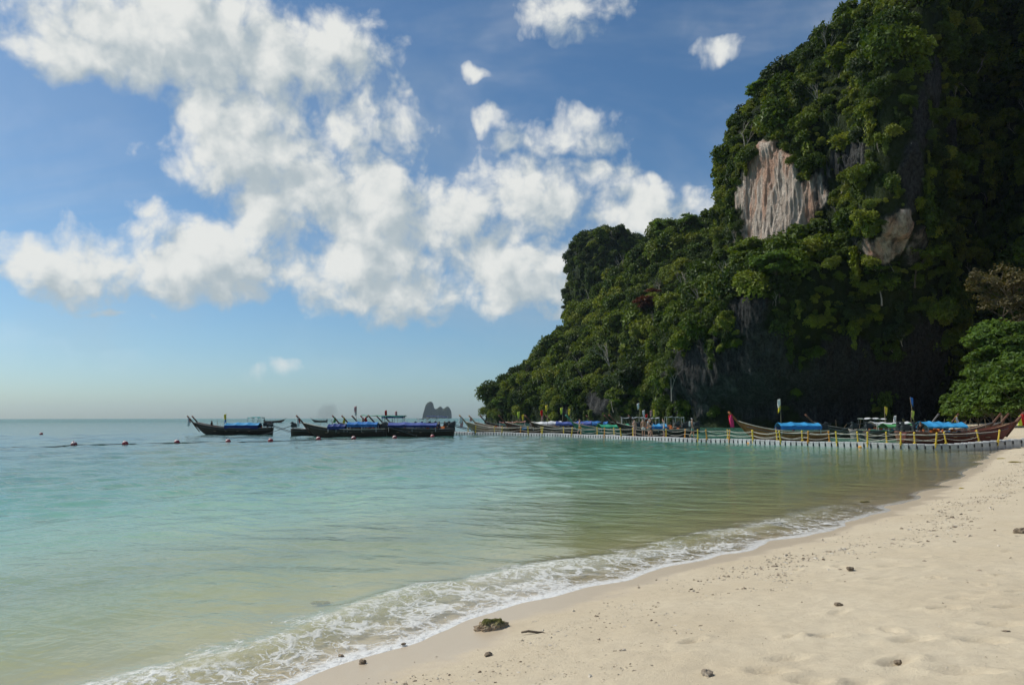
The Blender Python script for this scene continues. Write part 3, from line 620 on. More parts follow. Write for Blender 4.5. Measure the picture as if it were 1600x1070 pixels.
for key, name, n, seed, rs, label in (('main', 'cliff_jungle', 9500, 1, (1.15, 3.1), 'dense green jungle clinging to the tall limestone cliff'),
                                      ('head', 'headland_jungle', 5600, 2, (1.4, 3.7), 'dense green jungle covering the sloping headland behind the boats'),
                                      ('back', 'tower_jungle', 1900, 3, (1.5, 3.2), 'dark green jungle on the steep rock tower behind the headland')):
    me, rk = cliff_geo[key]; P, N = sample_faces(me, rk, n, seed); r = np.random.default_rng(seed + 50)
    big = sstep(fbm(P / 9 + 70, 2), -0.5, 0.5); sc = np.clip((rs[0] * 1.25) * np.exp(r.normal(0, 0.55, n)) * (0.75 + 0.5 * big), rs[0] * 0.5, rs[1] * 1.6)
    steep = np.clip(1 - N[:, 2] * 1.6, 0, 1); sc *= 1 - 0.28 * steep
    vine = (steep > 0.7) & (r.random(n) < 0.22); idx = np.where(vine, 7 + r.integers(0, 3, n), r.integers(0, 7, n))
    twig = ~vine & (r.random(n) < 0.05); idx = np.where(twig, 10 + r.integers(0, 2, n), idx); sc = np.where(twig, sc * 1.25, sc)
    rz = r.uniform(0, 6.283, n); rot = np.zeros((n, 3)); rot[:, 2] = rz
    face = np.arctan2(N[:, 0], -N[:, 1]); rot[vine, 2] = face[vine]
    til = 0.55 * steep; rot[~vine, 0] = (til * np.cos(face - rz) * 1.0)[~vine] * 0.0 + (r.normal(0, 0.3, n))[~vine]; rot[~vine, 1] = r.normal(0, 0.3, n)[~vine]
    off = np.where(vine, 0.15, 0.30)[:, None] * sc[:, None] * N; P2 = P + off; P2[:, 2] -= np.where(vine, 0, 0.55 * sc)
    S3 = np.c_[sc, sc, sc * r.uniform(0.85, 1.25, n)]; S3[vine] *= np.array([1.5, 1.5, 2.2])
    tint = np.clip(0.42 + 0.55 * fbm(P / 14 + 33, 3) + 0.29 * r.normal(0, 1, n) - (0.16 if key == 'back' else 0), 0, 1)
    scatter(name, P2, rot, S3, idx, tint, label)

# ------------------------------------------------------------------ shape helpers for things
class MB:
    """collects shapes, builds ONE mesh object"""
    def __init__(s): s.v = []; s.f = []
    def add(s, V, F):
        o = len(s.v); s.v += [tuple(map(float, p)) for p in V]; s.f += [tuple(o + i for i in f) for f in F]; return s
    def box(s, c, h, rz=0.0, bev=0.0):
        """box with chamfered edges"""
        x, y, z = h; b = min(bev, 0.45 * min(h)); V = []; ca, sa = math.cos(rz), math.sin(rz)
        if b <= 0:
            V = [(sx * x, sy * y, sz * z) for sz in (-1, 1) for sx, sy in ((-1, -1), (1, -1), (1, 1), (-1, 1))]
            F = [(3, 2, 1, 0), (4, 5, 6, 7), (0, 1, 5, 4), (1, 2, 6, 5), (2, 3, 7, 6), (3, 0, 4, 7)]
        else:
            loop = [(-1, -1, 1, 0), (1, -1, -1, 0), (1, -1, 0, 1), (1, 1, 0, -1), (1, 1, -1, 0), (-1, 1, 1, 0), (-1, 1, 0, -1), (-1, -1, 0, 1)]
            for zz, ins in ((-z, b), (-z + b, 0), (z - b, 0), (z, b)):
                for sx, sy, ox, oy in loop: V.append((sx * (x - ins) + ox * b, sy * (y - ins) + oy * b, zz))
            F = [tuple(range(7, -1, -1)), tuple(range(24, 32))] + [(r * 8 + i, r * 8 + (i + 1) % 8, r * 8 + 8 + (i + 1) % 8, r * 8 + 8 + i) for r in range(3) for i in range(8)]
        return s.add([(c[0] + p[0] * ca - p[1] * sa, c[1] + p[0] * sa + p[1] * ca, c[2] + p[2]) for p in V], F)
    def tube(s, pts, rad, n=6, cap=True):
        pts = [Vector(p) for p in pts]; rad = rad if isinstance(rad, (list, tuple)) else [rad] * len(pts); V = []; ref = None
        for i, p in enumerate(pts):
            d = (pts[min(i + 1, len(pts) - 1)] - pts[max(i - 1, 0)]).normalized()
            if ref is None: ref = Vector((0, 0, 1)) if abs(d.z) < 0.9 else Vector((1, 0, 0))
            a = d.cross(ref).normalized(); b = a.cross(d).normalized(); ref = b
            for k in range(n): t = 2 * math.pi * k / n; V.append(p + (a * math.cos(t) + b * math.sin(t)) * rad[i])
        F = [(i * n + k, i * n + (k + 1) % n, (i + 1) * n + (k + 1) % n, (i + 1) * n + k) for i in range(len(pts) - 1) for k in range(n)]
        if cap: F += [tuple(range(n - 1, -1, -1)), tuple(range((len(pts) - 1) * n, len(pts) * n))]
        return s.add(V, F)
    def lathe(s, prof, c=(0, 0, 0), n=14):
        V = [(c[0] + r * math.cos(2 * math.pi * k / n), c[1] + r * math.sin(2 * math.pi * k / n), c[2] + z) for r, z in prof for k in range(n)]
        F = [(i * n + k, i * n + (k + 1) % n, (i + 1) * n + (k + 1) % n, (i + 1) * n + k) for i in range(len(prof) - 1) for k in range(n)]
        return s.add(V, F + [tuple(range(n - 1, -1, -1)), tuple(range((len(prof) - 1) * n, len(prof) * n))])
    def sheet(s, rows, th=0.012):
        """rows of points -> cloth with thickness"""
        nr, nc = len(rows), len(rows[0]); P = [[Vector(p) for p in r] for r in rows]; V, W_ = [], []
        for i in range(nr):
            for j in range(nc):
                du = P[i][min(j + 1, nc - 1)] - P[i][max(j - 1, 0)]; dv = P[min(i + 1, nr - 1)][j] - P[max(i - 1, 0)][j]; n = du.cross(dv)
                n = n.normalized() if n.length > 1e-9 else Vector((0, 0, 1)); V.append(P[i][j] + n * th / 2); W_.append(P[i][j] - n * th / 2)
        o = nr * nc; F = []
        for i in range(nr - 1):
            for j in range(nc - 1):
                a, b, c, d = i * nc + j, i * nc + j + 1, (i + 1) * nc + j + 1, (i + 1) * nc + j
                F += [(a, b, c, d), (o + d, o + c, o + b, o + a)]
        for j in range(nc - 1): F += [(j + 1, j, o + j, o + j + 1), ((nr - 1) * nc + j, (nr - 1) * nc + j + 1, o + (nr - 1) * nc + j + 1, o + (nr - 1) * nc + j)]
        for i in range(nr - 1): F += [(i * nc, (i + 1) * nc, o + (i + 1) * nc, o + i * nc), ((i + 1) * nc + nc - 1, i * nc + nc - 1, o + i * nc + nc - 1, o + (i + 1) * nc + nc - 1)]
        return s.add(V + W_, F)
    def mesh(s, name, smooth=False):
        me = bpy.data.meshes.new(name); me.from_pydata(s.v, [], s.f)
        if smooth: me.polygons.foreach_set('use_smooth', [True] * len(me.polygons))
        me.update(); return me
    def build(s, name, mat, parent=None, smooth=False, **kw): return obj(name, s.mesh(name, smooth), mat, parent, **kw)

# ------------------------------------------------------------------ single trees
def trunk_mb(h, r0, lean, limbs, seed, spread, low=0.35):
    r = random.Random(seed); m = MB(); pts = [(lean * (i / 6) ** 1.4 * h + 0.05 * h * math.sin(i * 1.3 + seed) * (i / 6), 0.04 * h * math.sin(i * 0.9 + seed * 2) * (i / 6), h * i / 6) for i in range(7)]
    m.tube([(pts[0][0], pts[0][1], -0.4)] + pts, [r0 * 1.35] + [r0 * (1 - 0.78 * i / 6) for i in range(7)], 8)
    tips = []
    for k in range(limbs):
        f = r.uniform(low, 0.97); i = min(5, int(f * 6)); b = Vector(pts[i]).lerp(Vector(pts[i + 1]), f * 6 - i); a = k * 2.4 + r.uniform(-.5, .5); L = spread * r.uniform(0.55, 1.0)
        e = b + Vector((math.cos(a) * L, math.sin(a) * L, L * r.uniform(0.35, 0.95))); mid = b.lerp(e, 0.5) + Vector((0, 0, L * 0.12))
        m.tube([b, mid, e], [r0 * 0.36, r0 * 0.22, r0 * 0.09], 5); tips.append(e)
        for q in range(2):
            e2 = mid + Vector((r.uniform(-1, 1), r.uniform(-1, 1), r.uniform(0.2, 1))).normalized() * L * 0.55; m.tube([mid, e2], [r0 * 0.16, r0 * 0.05], 4); tips.append(e2)
    return m, tips
def spray_crown(tips, n_leaf, leaf, rad, seed, flat=0.55):
    """leaf sprays in clumps round the limb ends"""
    r = np.random.default_rng(seed); T = np.array([tuple(t) for t in tips]); k = r.integers(0, len(T), n_leaf); rr = (rad * r.uniform(0.6, 1.3, len(T)))[k]
    d = r.normal(size=(n_leaf, 3)); d /= np.linalg.norm(d, axis=1)[:, None]; d[:, 2] = np.where(d[:, 2] < -0.1, np.abs(d[:, 2]) * 0.6, d[:, 2])
    P = T[k] + d * (rr * r.uniform(0.45, 1.05, n_leaf))[:, None] * np.array([1, 1, flat])
    nn = d * 0.5 + np.array([0, 0, 0.8]) + r.normal(size=d.shape) * 0.38; nn /= np.linalg.norm(nn, axis=1)[:, None]
    V, F = cards(P, nn, leaf, r, 1.9); me = raw_mesh('crown', V, F)
    vattr(me, 'lv', np.repeat(np.clip(0.5 * r.random(n_leaf) + 0.5 * r.random(len(T))[k], 0, 1), 4)); return me
def tree(name, label, base, h, r0, crown_r, n_leaf, leaf, seed, mat=None, bark=None, limbs=9, lean=0.05, clump=None, flat=0.55, group=None, cat='tree', low=0.35):
    t = thing(name, label, cat, base, random.uniform(0, 6.28), group)
    m, tips = trunk_mb(h * 0.84, r0, lean, limbs, seed, crown_r, low); m.build('trunk', bark or MAT_BARK, t, True)
    if n_leaf: obj('crown', spray_crown(tips, n_leaf, leaf, clump or crown_r * 0.42, seed, flat), mat or MAT_LEAF_NEAR, t)
    return t
def land(px, Y): 
    x = xz(px, Y, 1.5); return (x, Y, ground_z(x, Y) - 0.05)
tree('broadleaf_tree', 'tall broad-leaved green tree with layered crown at the back of the beach', land(1566, 112), 14.0, 0.26, 4.6, 15000, 0.33, 5, limbs=26, clump=1.6, flat=0.7)
tree('broadleaf_tree', 'dark green broad-leaved tree cut off by the right edge of the picture', land(1622, 110), 10.5, 0.24, 4.6, 14000, 0.33, 6, limbs=26, clump=1.6, flat=0.7)
tree('bare_tree', 'tall brownish tree standing against the dark cliff at the right edge', land(1612, 117), 25.0, 0.30, 5.0, 6500, 0.26, 8, MAT_LEAF_DRY, MAT_BARK, limbs=26, clump=1.5, flat=0.9)
for i, (px, Y, h, cr, lb) in enumerate(((1528, 116, 5.6, 2.6, 'leftmost green bush behind the beached boats below the broad-leaved tree'), (1552, 108, 6.0, 2.8, 'rounded green bush directly under the broad-leaved tree'),
                                     (1580, 107, 6.6, 3.2, 'wide green bush between the broad-leaved tree and the right edge'), (1602, 103, 7.2, 3.4, 'green bush at the right edge nearest the sand'), (1504, 122, 3.4, 2.0, 'small dark bush at the foot of the black cliff wall'))):
    tree('beach_bush', lb, land(px, Y), h, 0.10, cr * 1.15, 7500, 0.33, 30 + i, limbs=34, clump=cr * 0.42, flat=0.9, group='bushes at the back of the beach', cat='bush', lean=0.0, low=0.04)

# trees that stand out of the jungle, rooted on the rock surface
def on_cliff(key, px, py):
    me = cliff_geo[key][0]; V = np.empty(len(me.vertices) * 3, np.float32); me.vertices.foreach_get('co', V); V = V.reshape(-1, 3)
    dep = V[:, 1] * math.cos(PITCH) + (V[:, 2] - CAMZ) * math.sin(PITCH); hh = -V[:, 1] * math.sin(PITCH) + (V[:, 2] - CAMZ) * math.cos(PITCH)
    d2 = (800 + FOC * V[:, 0] / dep - px) ** 2 + (535 - FOC * hh / dep - py) ** 2; k = np.where(d2 < 90, V[:, 1], 1e6)
    return V[k.argmin() if k.min() < 1e6 else d2.argmin()]
MAT_LEAF_LIME = leaf_mat('lime_leaves', [(0.0, (0.12, 0.17, 0.025)), (1.0, (0.16, 0.20, 0.035))], 0.3)
for i, (key, px, py, h, cr, n, mt, lb) in enumerate((
    ('head', 962, 640, 9.5, 4.6, 2200, MAT_LEAF_LIME, 'bright yellow-green tree at the foot of the headland behind the people'),
    ('head', 1002, 492, 8.0, 4.2, 1500, MAT_LEAF_RED, 'reddish brown tree amid the green of the headland'),
    ('head', 1058, 600, 9.0, 4.4, 2000, MAT_LEAF_LIME, 'light green tree hanging over the left end of the grey lower wall'),
    ('head', 880, 545, 8.0, 3.8, 1800, MAT_LEAF_LIME, 'light green tree on the slope below the dark rock tower'),
    ('head', 812, 590, 9.5, 2.6, 0, None, 'bare grey tree sticking out of the left ridge of the headland'),
    ('head', 776, 640, 7.0, 3.4, 1500, MAT_LEAF_NEAR, 'overhanging tree at the left tip of the headland above the water'),
    ('head', 1030, 372, 8.5, 4.0, 1500, MAT_LEAF_NEAR, 'tree crown standing up on the top ridge of the headland'),
    ('head', 1075, 365, 8.5, 3.8, 1500, MAT_LEAF_NEAR, 'darker tree crown on the ridge nearest the pale cliff'),
    ('main', 1165, 430, 8.5, 4.0, 1900, MAT_LEAF_LIME, 'lime green tree on the ledge under the pale cliff face'),
    ('main', 1210, 455, 8.0, 3.8, 1900, MAT_LEAF_NEAR, 'rounded tree on the edge of the lower wall below the pale face'),
    ('main', 1372, 470, 7.0, 3.2, 700, MAT_LEAF_NEAR, 'thin pale-branched tree spreading over the black wall'),
    ('main', 1425, 445, 8.0, 4.4, 2200, MAT_LEAF_LIME, 'flat-topped bright green tree under the buttress of the cliff'),
    ('main', 1120, 262, 4.5, 2.2, 0, None, 'leafless shrub sticking out of the left edge of the tall cliff'),
    ('main', 1168, 140, 6.0, 2.8, 1100, MAT_LEAF_NEAR, 'small tree leaning out of the upper left edge of the tall cliff'))):
    p = on_cliff(key, px, py)
    tree('cliff_tree' if n else 'leafless_tree', lb, (p[0], p[1] - 0.8, p[2] - 1.5), h, 0.16 if n else 0.09, cr, int(n * 2.2), 0.40, 60 + i, mt, None if i != 10 else MAT_BARK_PALE, limbs=11, lean=-0.1 if n else 0.15)

# ------------------------------------------------------------------ floating dock of plastic cubes
M_GREY = paint('grey_plastic', (0.36, 0.365, 0.36), 0.6, 0.42, 3.0)
M_BLACK = paint('black_rubber', (0.02, 0.02, 0.022), 0.6, 0.3, 4.0)
M_YEL = paint('yellow_paint', (0.66, 0.46, 0.045), 0.5, 0.2, 3.0)
M_ORA = paint('orange_paint', (0.62, 0.27, 0.03), 0.5, 0.2, 3.0)
M_ROPE = paint('white_rope', (0.62, 0.59, 0.50), 0.85, 0.2, 6.0, bump=0.5)
DK = catmull([tuple(gr(px, py).xy) for px, py in ((1660, 706.5), (1600, 704.5), (1500, 704), (1400, 702.5), (1300, 699.5), (1200, 696), (1130, 693.2), (1060, 691), (1000, 688.3), (900, 683.8), (820, 681.2), (745, 679.4), (708, 678.6))], 40)
seg = np.r_[0, np.cumsum(np.linalg.norm(np.diff(DK, axis=0), axis=1))]
def dock_at(s): return np.array([np.interp(s, seg, DK[:, 0]), np.interp(s, seg, DK[:, 1])])
def dock_dir(s):
    d = dock_at(s + 0.3) - dock_at(s - 0.3); return d / np.linalg.norm(d)
dock = thing('floating_dock', 'long curved floating walkway of grey plastic cubes with yellow posts and white ropes', 'dock', (DK[0][0], DK[0][1], 0))
off = Vector((DK[0][0], DK[0][1], 0))
cb = MB(); cb.box((0, 0, 0.09), (0.247, 0.247, 0.30), bev=0.045); cube_me = cb.mesh('float_cube'); cube_me.materials.append(M_GREY)
pb = MB(); pb.lathe([(0.035, 0.05), (0.05, 0.06), (0.05, 0.16), (0.035, 0.17)], n=8); pb.box((0, 0, 0.22), (0.035, 0.035, 0.05), bev=0.015); pin_me = pb.mesh('joint_pin'); pin_me.materials.append(M_BLACK)
def dock_z(x, y): return max(0.0, ground_z(x, y) + 0.20 - 0.0) if ground_z(x, y) > -0.2 else 0.0
nC = int(seg[-1] / 0.5); rd = random.Random(4)
for i in range(nC):
    s = (i + 0.5) * 0.5; p = dock_at(s); d = dock_dir(s); nrm_ = np.array([d[1], -d[0]]) if d[0] < 0 else np.array([-d[1], d[0]])
    z = dock_z(*p) + 0.03 * math.sin(i * 0.31) + rd.uniform(-0.006, 0.006)
    for k in range(2):
        c = p + nrm_ * (0.25 + 0.5 * k); o = obj('float_cube', cube_me, None, dock); o.location = (c[0] - off.x, c[1] - off.y, z); o.rotation_euler = (rd.uniform(-.015, .015), rd.uniform(-.015, .015), math.atan2(d[1], d[0]))
    e = p + d * 0.25 + nrm_ * (-0.01); o = obj('joint_pin', pin_me, None, dock); o.location = (e[0] - off.x, e[1] - off.y, z + 0.02)
# posts: (px, near side?) with ropes strung between neighbours of one side
post_b = MB(); post_b.tube([(0, 0, -0.28), (0, 0, 0.62), (0, 0, 0.63)], [0.055, 0.05, 0.05], 8); post_b.lathe([(0.07, 0.60), (0.075, 0.63), (0.055, 0.68), (0.02, 0.70)], n=8); post_b.box((0, 0, 0.0), (0.09, 0.09, 0.02), bev=0.008)
post_me = post_b.mesh('post'); post_me.materials.append(M_YEL); post_o = post_me.copy(); post_o.materials.clear(); post_o.materials.append(M_ORA)
POSTS = [(px, 0) for px in (1329, 1377, 1428, 1483, 1542, 1125, 1162, 1201, 1241, 1284, 1057, 1027, 976, 947, 921, 896, 870, 836, 804, 764, 723)] + [(px, 1) for px in (1560, 1462, 1407, 1355, 1307, 1262, 1219, 1176, 1139, 1104, 1090, 970, 944, 893, 847, 825, 784, 743)]
def dock_s_of_px(px):
    q = 800 + FOC * DK[:, 0] / (DK[:, 1] * math.cos(PITCH) + (0.4 - CAMZ) * math.sin(PITCH)); return float(np.interp(-px, -q, seg))
sides = {0: [], 1: []}
for px, nearside in POSTS:
    s = dock_s_of_px(px); p = dock_at(s); d = dock_dir(s); n_ = np.array([d[1], -d[0]]) if d[0] < 0 else np.array([-d[1], d[0]])
    q = p + n_ * (0.02 if nearside else 0.98); z = dock_z(*p) + 0.40
    o = obj('post', post_o if rd.random() < (0.45 if nearside else 0.15) else post_me, None, dock); o.location = (q[0] - off.x, q[1] - off.y, z)
    tx, ty = rd.uniform(-.12, .12), rd.uniform(-.12, .12); o.rotation_euler = (tx, ty + (0.14 if px == 1560 else 0), 0); o.scale.z = 1.12
    sides[nearside].append((s, Vector((q[0] - off.x, q[1] - off.y, z))))
for sd, L in sides.items():
    L.sort(key=lambda t: t[0])
    for (s0, a), (s1, b) in zip(L, L[1:]):
        if s1 - s0 > 9: continue
        for hz, sag in ((0.60, 0.10), (0.30, 0.13)):
            if sd == 1 and hz < 0.5 and rd.random() < 0.4: continue
            sg = sag * rd.uniform(0.5, 2.0); m = MB(); m.tube([a.lerp(b, t / 8) + Vector((0, 0, hz * 1.08 - 4 * sg * (t / 8) * (1 - t / 8))) for t in range(9)], 0.014, 5, False); m.build('rope', M_ROPE, dock, True)
m = MB(); m.tube([(0, 0, 0), (0.3, 0, 0.02), (0.7, 0.05, 0.0), (1.0, 0, 0.02)], [0.10, 0.16, 0.13, 0.06], 7)
for px in (1167, 1340):
    s = dock_s_of_px(px); p = dock_at(s); o = m.build('fender', M_ORA, dock, True); o.location = (p[0] - off.x, p[1] - off.y - 0.10, 0.06)

# ------------------------------------------------------------------ swimming line buoys
M_BRED = paint('buoy_red', (0.34, 0.035, 0.04), 0.4, 0.3, 3.0, 0.5); M_BPALE = paint('buoy_white_glare', (0.60, 0.48, 0.45), 0.45, 0.3, 3.0, 0.5); M_LINE = paint('wet_line', (0.06, 0.06, 0.055), 0.7, 0.3, 4.0)
bm1 = MB(); bm1.lathe([(0.02, -0.20)] + [(0.26 * math.cos(a), 0.06 + 0.26 * math.sin(a)) for a in np.linspace(-1.3, 1.3, 11)] + [(0.05, 0.34), (0.045, 0.37)], n=16); b_me = bm1.mesh('float', True); b_me.materials.append(M_BRED)
bm2 = MB(); bm2.lathe([(0.263 * math.cos(a), 0.06 + 0.263 * math.sin(a)) for a in np.linspace(0.55, 1.25, 6)], n=16); c_me = bm2.mesh('cap', True); c_me.materials.append(M_BPALE)  # pale cap: white upper half with sun glare painted into its colour
bpts = []
BUOYS = [(65, 677.5, 'lone red float far left, beyond the line of floats'), (116, 694.5, 'leftmost red float on the swimming line'), (196, 693.5, 'second red float from the left on the swimming line'), (277, 691.5, 'red float with pale top, third from the left on the line'),
         (357, 690.5, 'red float below the bow half of the leftmost boat'), (423, 689.5, 'red float below the stern engine of the leftmost boat'), (498, 686.5, 'red float under the bow of the long dark boat'), (553, 685.5, 'dark red float in front of the blue canopy of the long dark boat'),
         (617, 684.8, 'red float in front of the middle of the moored boats'), (676, 683.0, 'rightmost bright red float, near the end of the walkway')]
for i, (px, py, lb) in enumerate(BUOYS):
    g = gr(px, py); t = thing('buoy', lb, 'buoy', (g.x, g.y, 0.02), rd.uniform(0, 6), 'floats of the swimming line'); sc = 0.92 if i == 0 else 0.85 + 0.0016 * g.y
    t.scale = (sc,) * 3; t.rotation_euler = (rd.uniform(-.3, .3), rd.uniform(-.55, -.1), 0)
    obj('float', b_me, None, t)
    obj('cap', c_me, None, t)
    if i: bpts.append(Vector((g.x, g.y, 0.05)))
m = MB(); path = [Vector((*gr(18, 697.5).xy, 0.02)), Vector((*gr(85, 697).xy, 0.03))]
for a, b in zip(bpts, bpts[1:]):
    for t in range(8):
        w = Vector((0, 0.25 * math.sin(t * 1.7), 0)); path.append(a.lerp(b, t / 8) + w * (0 if t == 0 else 1) + Vector((0, 0, 0.012 * math.sin(t * 2.1))))
path.append(bpts[-1]); m.tube(path, 0.032, 5)
m.build('buoy_rope', M_LINE, None, True, label='thin dark rope linking the red floats on the water', cat='rope')

# ------------------------------------------------------------------ long-tail boats
M_WOOD = {k: paint('wood_' + k, c, 0.6, 0.35, 2.2, 0.35, bump=0.4) for k, c in dict(dark=(0.055, 0.036, 0.024), brown=(0.13, 0.055, 0.030), red=(0.12, 0.030, 0.022), tan=(0.40, 0.27, 0.15), orange=(0.36, 0.13, 0.04), cream=(0.58, 0.49, 0.38), green=(0.06, 0.22, 0.14), grey=(0.15, 0.14, 0.13)).items()}
M_TARP = {k: paint('tarp_' + k, c, 0.55, 0.34, 1.3, 0.35, bump=0.5) for k, c in dict(blue=(0.025, 0.14, 0.38), sky=(0.035, 0.26, 0.50), navy=(0.015, 0.035, 0.16), green=(0.04, 0.32, 0.17), lime=(0.10, 0.36, 0.12), teal=(0.03, 0.28, 0.26), white=(0.62, 0.63, 0.62), violet=(0.07, 0.10, 0.30), grey=(0.22, 0.24, 0.25), rust=(0.30, 0.12, 0.08)).items()}
M_CLOTH = {k: paint('cloth_' + k, c, 0.8, 0.15, 3.0, 0.2) for k, c in dict(yellow=(0.72, 0.56, 0.05), lime=(0.55, 0.66, 0.08), red=(0.52, 0.02, 0.02), pink=(0.72, 0.05, 0.16), white=(0.72, 0.70, 0.66), blue=(0.05, 0.18, 0.50), rose=(0.55, 0.30, 0.28), green=(0.08, 0.30, 0.10)).items()}
M_IRON = paint('engine_iron', (0.035, 0.038, 0.038), 0.45, 0.4, 6.0, 0.5, metal=0.4); M_STEEL = paint('steel_tube', (0.10, 0.11, 0.11), 0.4, 0.3, 5.0, 0.5, metal=0.6); M_POLE = paint('bamboo_pole', (0.30, 0.24, 0.14), 0.6, 0.3, 5.0)
M_LIFE = paint('life_vest', (0.62, 0.16, 0.03), 0.7, 0.2, 5.0)
HULLS = {}
def hull_parts(L, B, bow):
    """hull, rail, deck and stem meshes; bow along +x, waterline z=0"""
    key = (round(L, 1), round(B, 2), round(bow, 2))
    if key in HULLS: return HULLS[key]
    n, mS = 26, 9; O, I, sheer = [], [], []
    for i in range(n):
        t = i / (n - 1); x = -L / 2 + L * t
        b = B / 2 * min(1.0, 0.66 + 1.1 * t) * max(0.03, 1 - max(0, (t - 0.42) / 0.58) ** 2.3)
        s = 0.72 + 0.20 * (1 - t) ** 2 + bow * t ** 3.4; k = -0.34 + 0.12 * (1 - t) + (s * 0.80) * max(0, (t - 0.72) / 0.28) ** 2.2
        x += 0.55 * max(0, t - 0.7) / 0.3 * 0; ro, ri = [], []
        for j in range(2 * mS - 1):
            u = abs(j - (mS - 1)) / (mS - 1); sg = -1 if j < mS - 1 else 1
            rake = 0.75 * max(0, (t - 0.6) / 0.4) ** 2 * (u - 0.4)
            ro.append((x + rake, sg * b * (u ** 0.62) * (0.86 + 0.14 * u), k + (s - k) * u ** 1.45))
            bi = max(0.004, b - 0.055); ri.append((x + rake - 0.03 * (t > 0.9), sg * bi * (u ** 0.5), max(0.10, k + 0.07) + (s - max(0.10, k + 0.07)) * u ** 1.6))
        O.append(ro); I.append(ri); sheer.append((x + 0.75 * max(0, (t - 0.6) / 0.4) ** 2 * 0.6, b, s))
    c = 2 * mS - 1; V = [p for r in O for p in r] + [p for r in I for p in r]; o = n * c; F = []
    for i in range(n - 1):
        for j in range(c - 1):
            a = i * c + j; F += [(a, a + c, a + c + 1, a + 1), (o + a, o + a + 1, o + a + c + 1, o + a + c)]
        F += [(i * c, o + i * c, o + (i + 1) * c, (i + 1) * c), ((i + 1) * c + c - 1, o + (i + 1) * c + c - 1, o + i * c + c - 1, i * c + c - 1)]
    for e in (0, n - 1):
        for j in range(c - 1): F.append((e * c + j, e * c + j + 1, o + e * c + j + 1, o + e * c + j) if e == 0 else (e * c + j + 1, e * c + j, o + e * c + j, o + e * c + j + 1))
        if e == 0: F.append(tuple(range(c)))
    h = MB().add(V, F).mesh('hull', True)
    r = MB()
    for sg in (-1, 1): r.tube([(x, sg * b, s + 0.02) for x, b, s in sheer], [0.05] * n, 6); 
    rail = r.mesh('rail', True)
    r = MB()
    for sg in (-1, 1): r.tube([(x - 0.02, sg * (b * 0.99 + 0.012), s - 0.22 - 0.06 * i / n) for i, (x, b, s) in enumerate(sheer[:-2])], [0.028] * (n - 2), 5)
    strake = r.mesh('strake', True)
    xb, _, sb_ = sheer[-1]; r = MB(); r.tube([(xb - 0.95, 0, sb_ - 1.25), (xb - 0.30, 0, sb_ - 0.45), (xb + 0.10, 0, sb_ + 0.10), (xb + 0.48, 0, sb_ + 0.52), (xb + 0.80, 0, sb_ + 0.86)], [0.06, 0.085, 0.10, 0.09, 0.10], 7)
    stem = r.mesh('prow_post', True)
    xd = L * 0.30; d = MB(); rows = []
    for i in range(7):
        t = 0.74 + 0.24 * i / 6; x = -L / 2 + L * t; b = B / 2 * max(0.03, 1 - ((t - 0.42) / 0.58) ** 2.3) - 0.04; s = 0.70 + bow * t ** 3.4; rows.append([(x, -b, s - 0.10), (x, 0, s - 0.03), (x, b, s - 0.10)])
    d.sheet(rows, 0.03); fore = d.mesh('foredeck')
    HULLS[key] = (h, rail, strake, stem, fore, (xb, sb_)); return HULLS[key]
def strip(w, h, fold, seed):
    """a hanging cloth: narrow at the knot, rippled"""
    r = random.Random(seed); rows = []
    for i in range(9):
        t = i / 8; ww = w * (0.35 + 0.65 * min(1, t * 2.2)); rows.append([(ww * (j / 5 - 0.5) + 0.05 * math.sin(t * 5 + seed), fold * math.sin(j * 1.9 + t * 3 + seed), -h * t) for j in range(6)])
    return rows
def ribbons(parent, at_, cols, seed, size=1.0):
    for k, cname in enumerate(cols):
        m = MB(); h = size * (0.75 + 0.3 * math.sin(seed + k * 2)); m.sheet([[(p[0] + 0.05 * k, p[1] + (0.13 if k % 2 else -0.13), p[2]) for p in r] for r in strip(0.30 * size, h, 0.05, seed + k)], 0.014)
        m.tube([(0.10 * math.cos(a), 0.13 * math.sin(a), 0.03 * math.sin(a * 2)) for a in np.linspace(0, 6.283, 10)], 0.045, 5, False)
        o = m.build('ribbon', M_CLOTH[cname], parent, True); o.location = at_[k % len(at_)] if isinstance(at_[0], (tuple, list)) else at_
def flag(parent, x, y, z, h, cols, seed, lean=0.0, size=1.0):
    """pole with one or two limp flags"""
    m = MB(); m.tube([(0, 0, 0), (lean * h * 0.5, 0, h * 0.5), (lean * h, 0.02, h)], [0.028, 0.024, 0.016], 5); p = m.build('flag_pole', M_POLE, parent, True); p.location = (x, y, z); zt = h
    for k, cname in enumerate(cols):
        m = MB(); fh = size * (0.62 if k == 0 else 0.38); rows = []
        for i in range(8):
            t = i / 7; rows.append([(lean * (zt - fh * t) + 0.02 + size * j / 5 * (0.34 - 0.10 * t) * (0.5 + 0.5 * t if k else 1 - 0.35 * abs(t - 0.5)), 0.05 * math.sin(j * 1.7 + t * 4 + seed + k), zt - fh * t - 0.10 * j / 5 - 0.05 * t * j) for j in range(6)])
        m.sheet(rows, 0.010); m.build('flag', M_CLOTH[cname], p, True); zt -= fh + 0.06
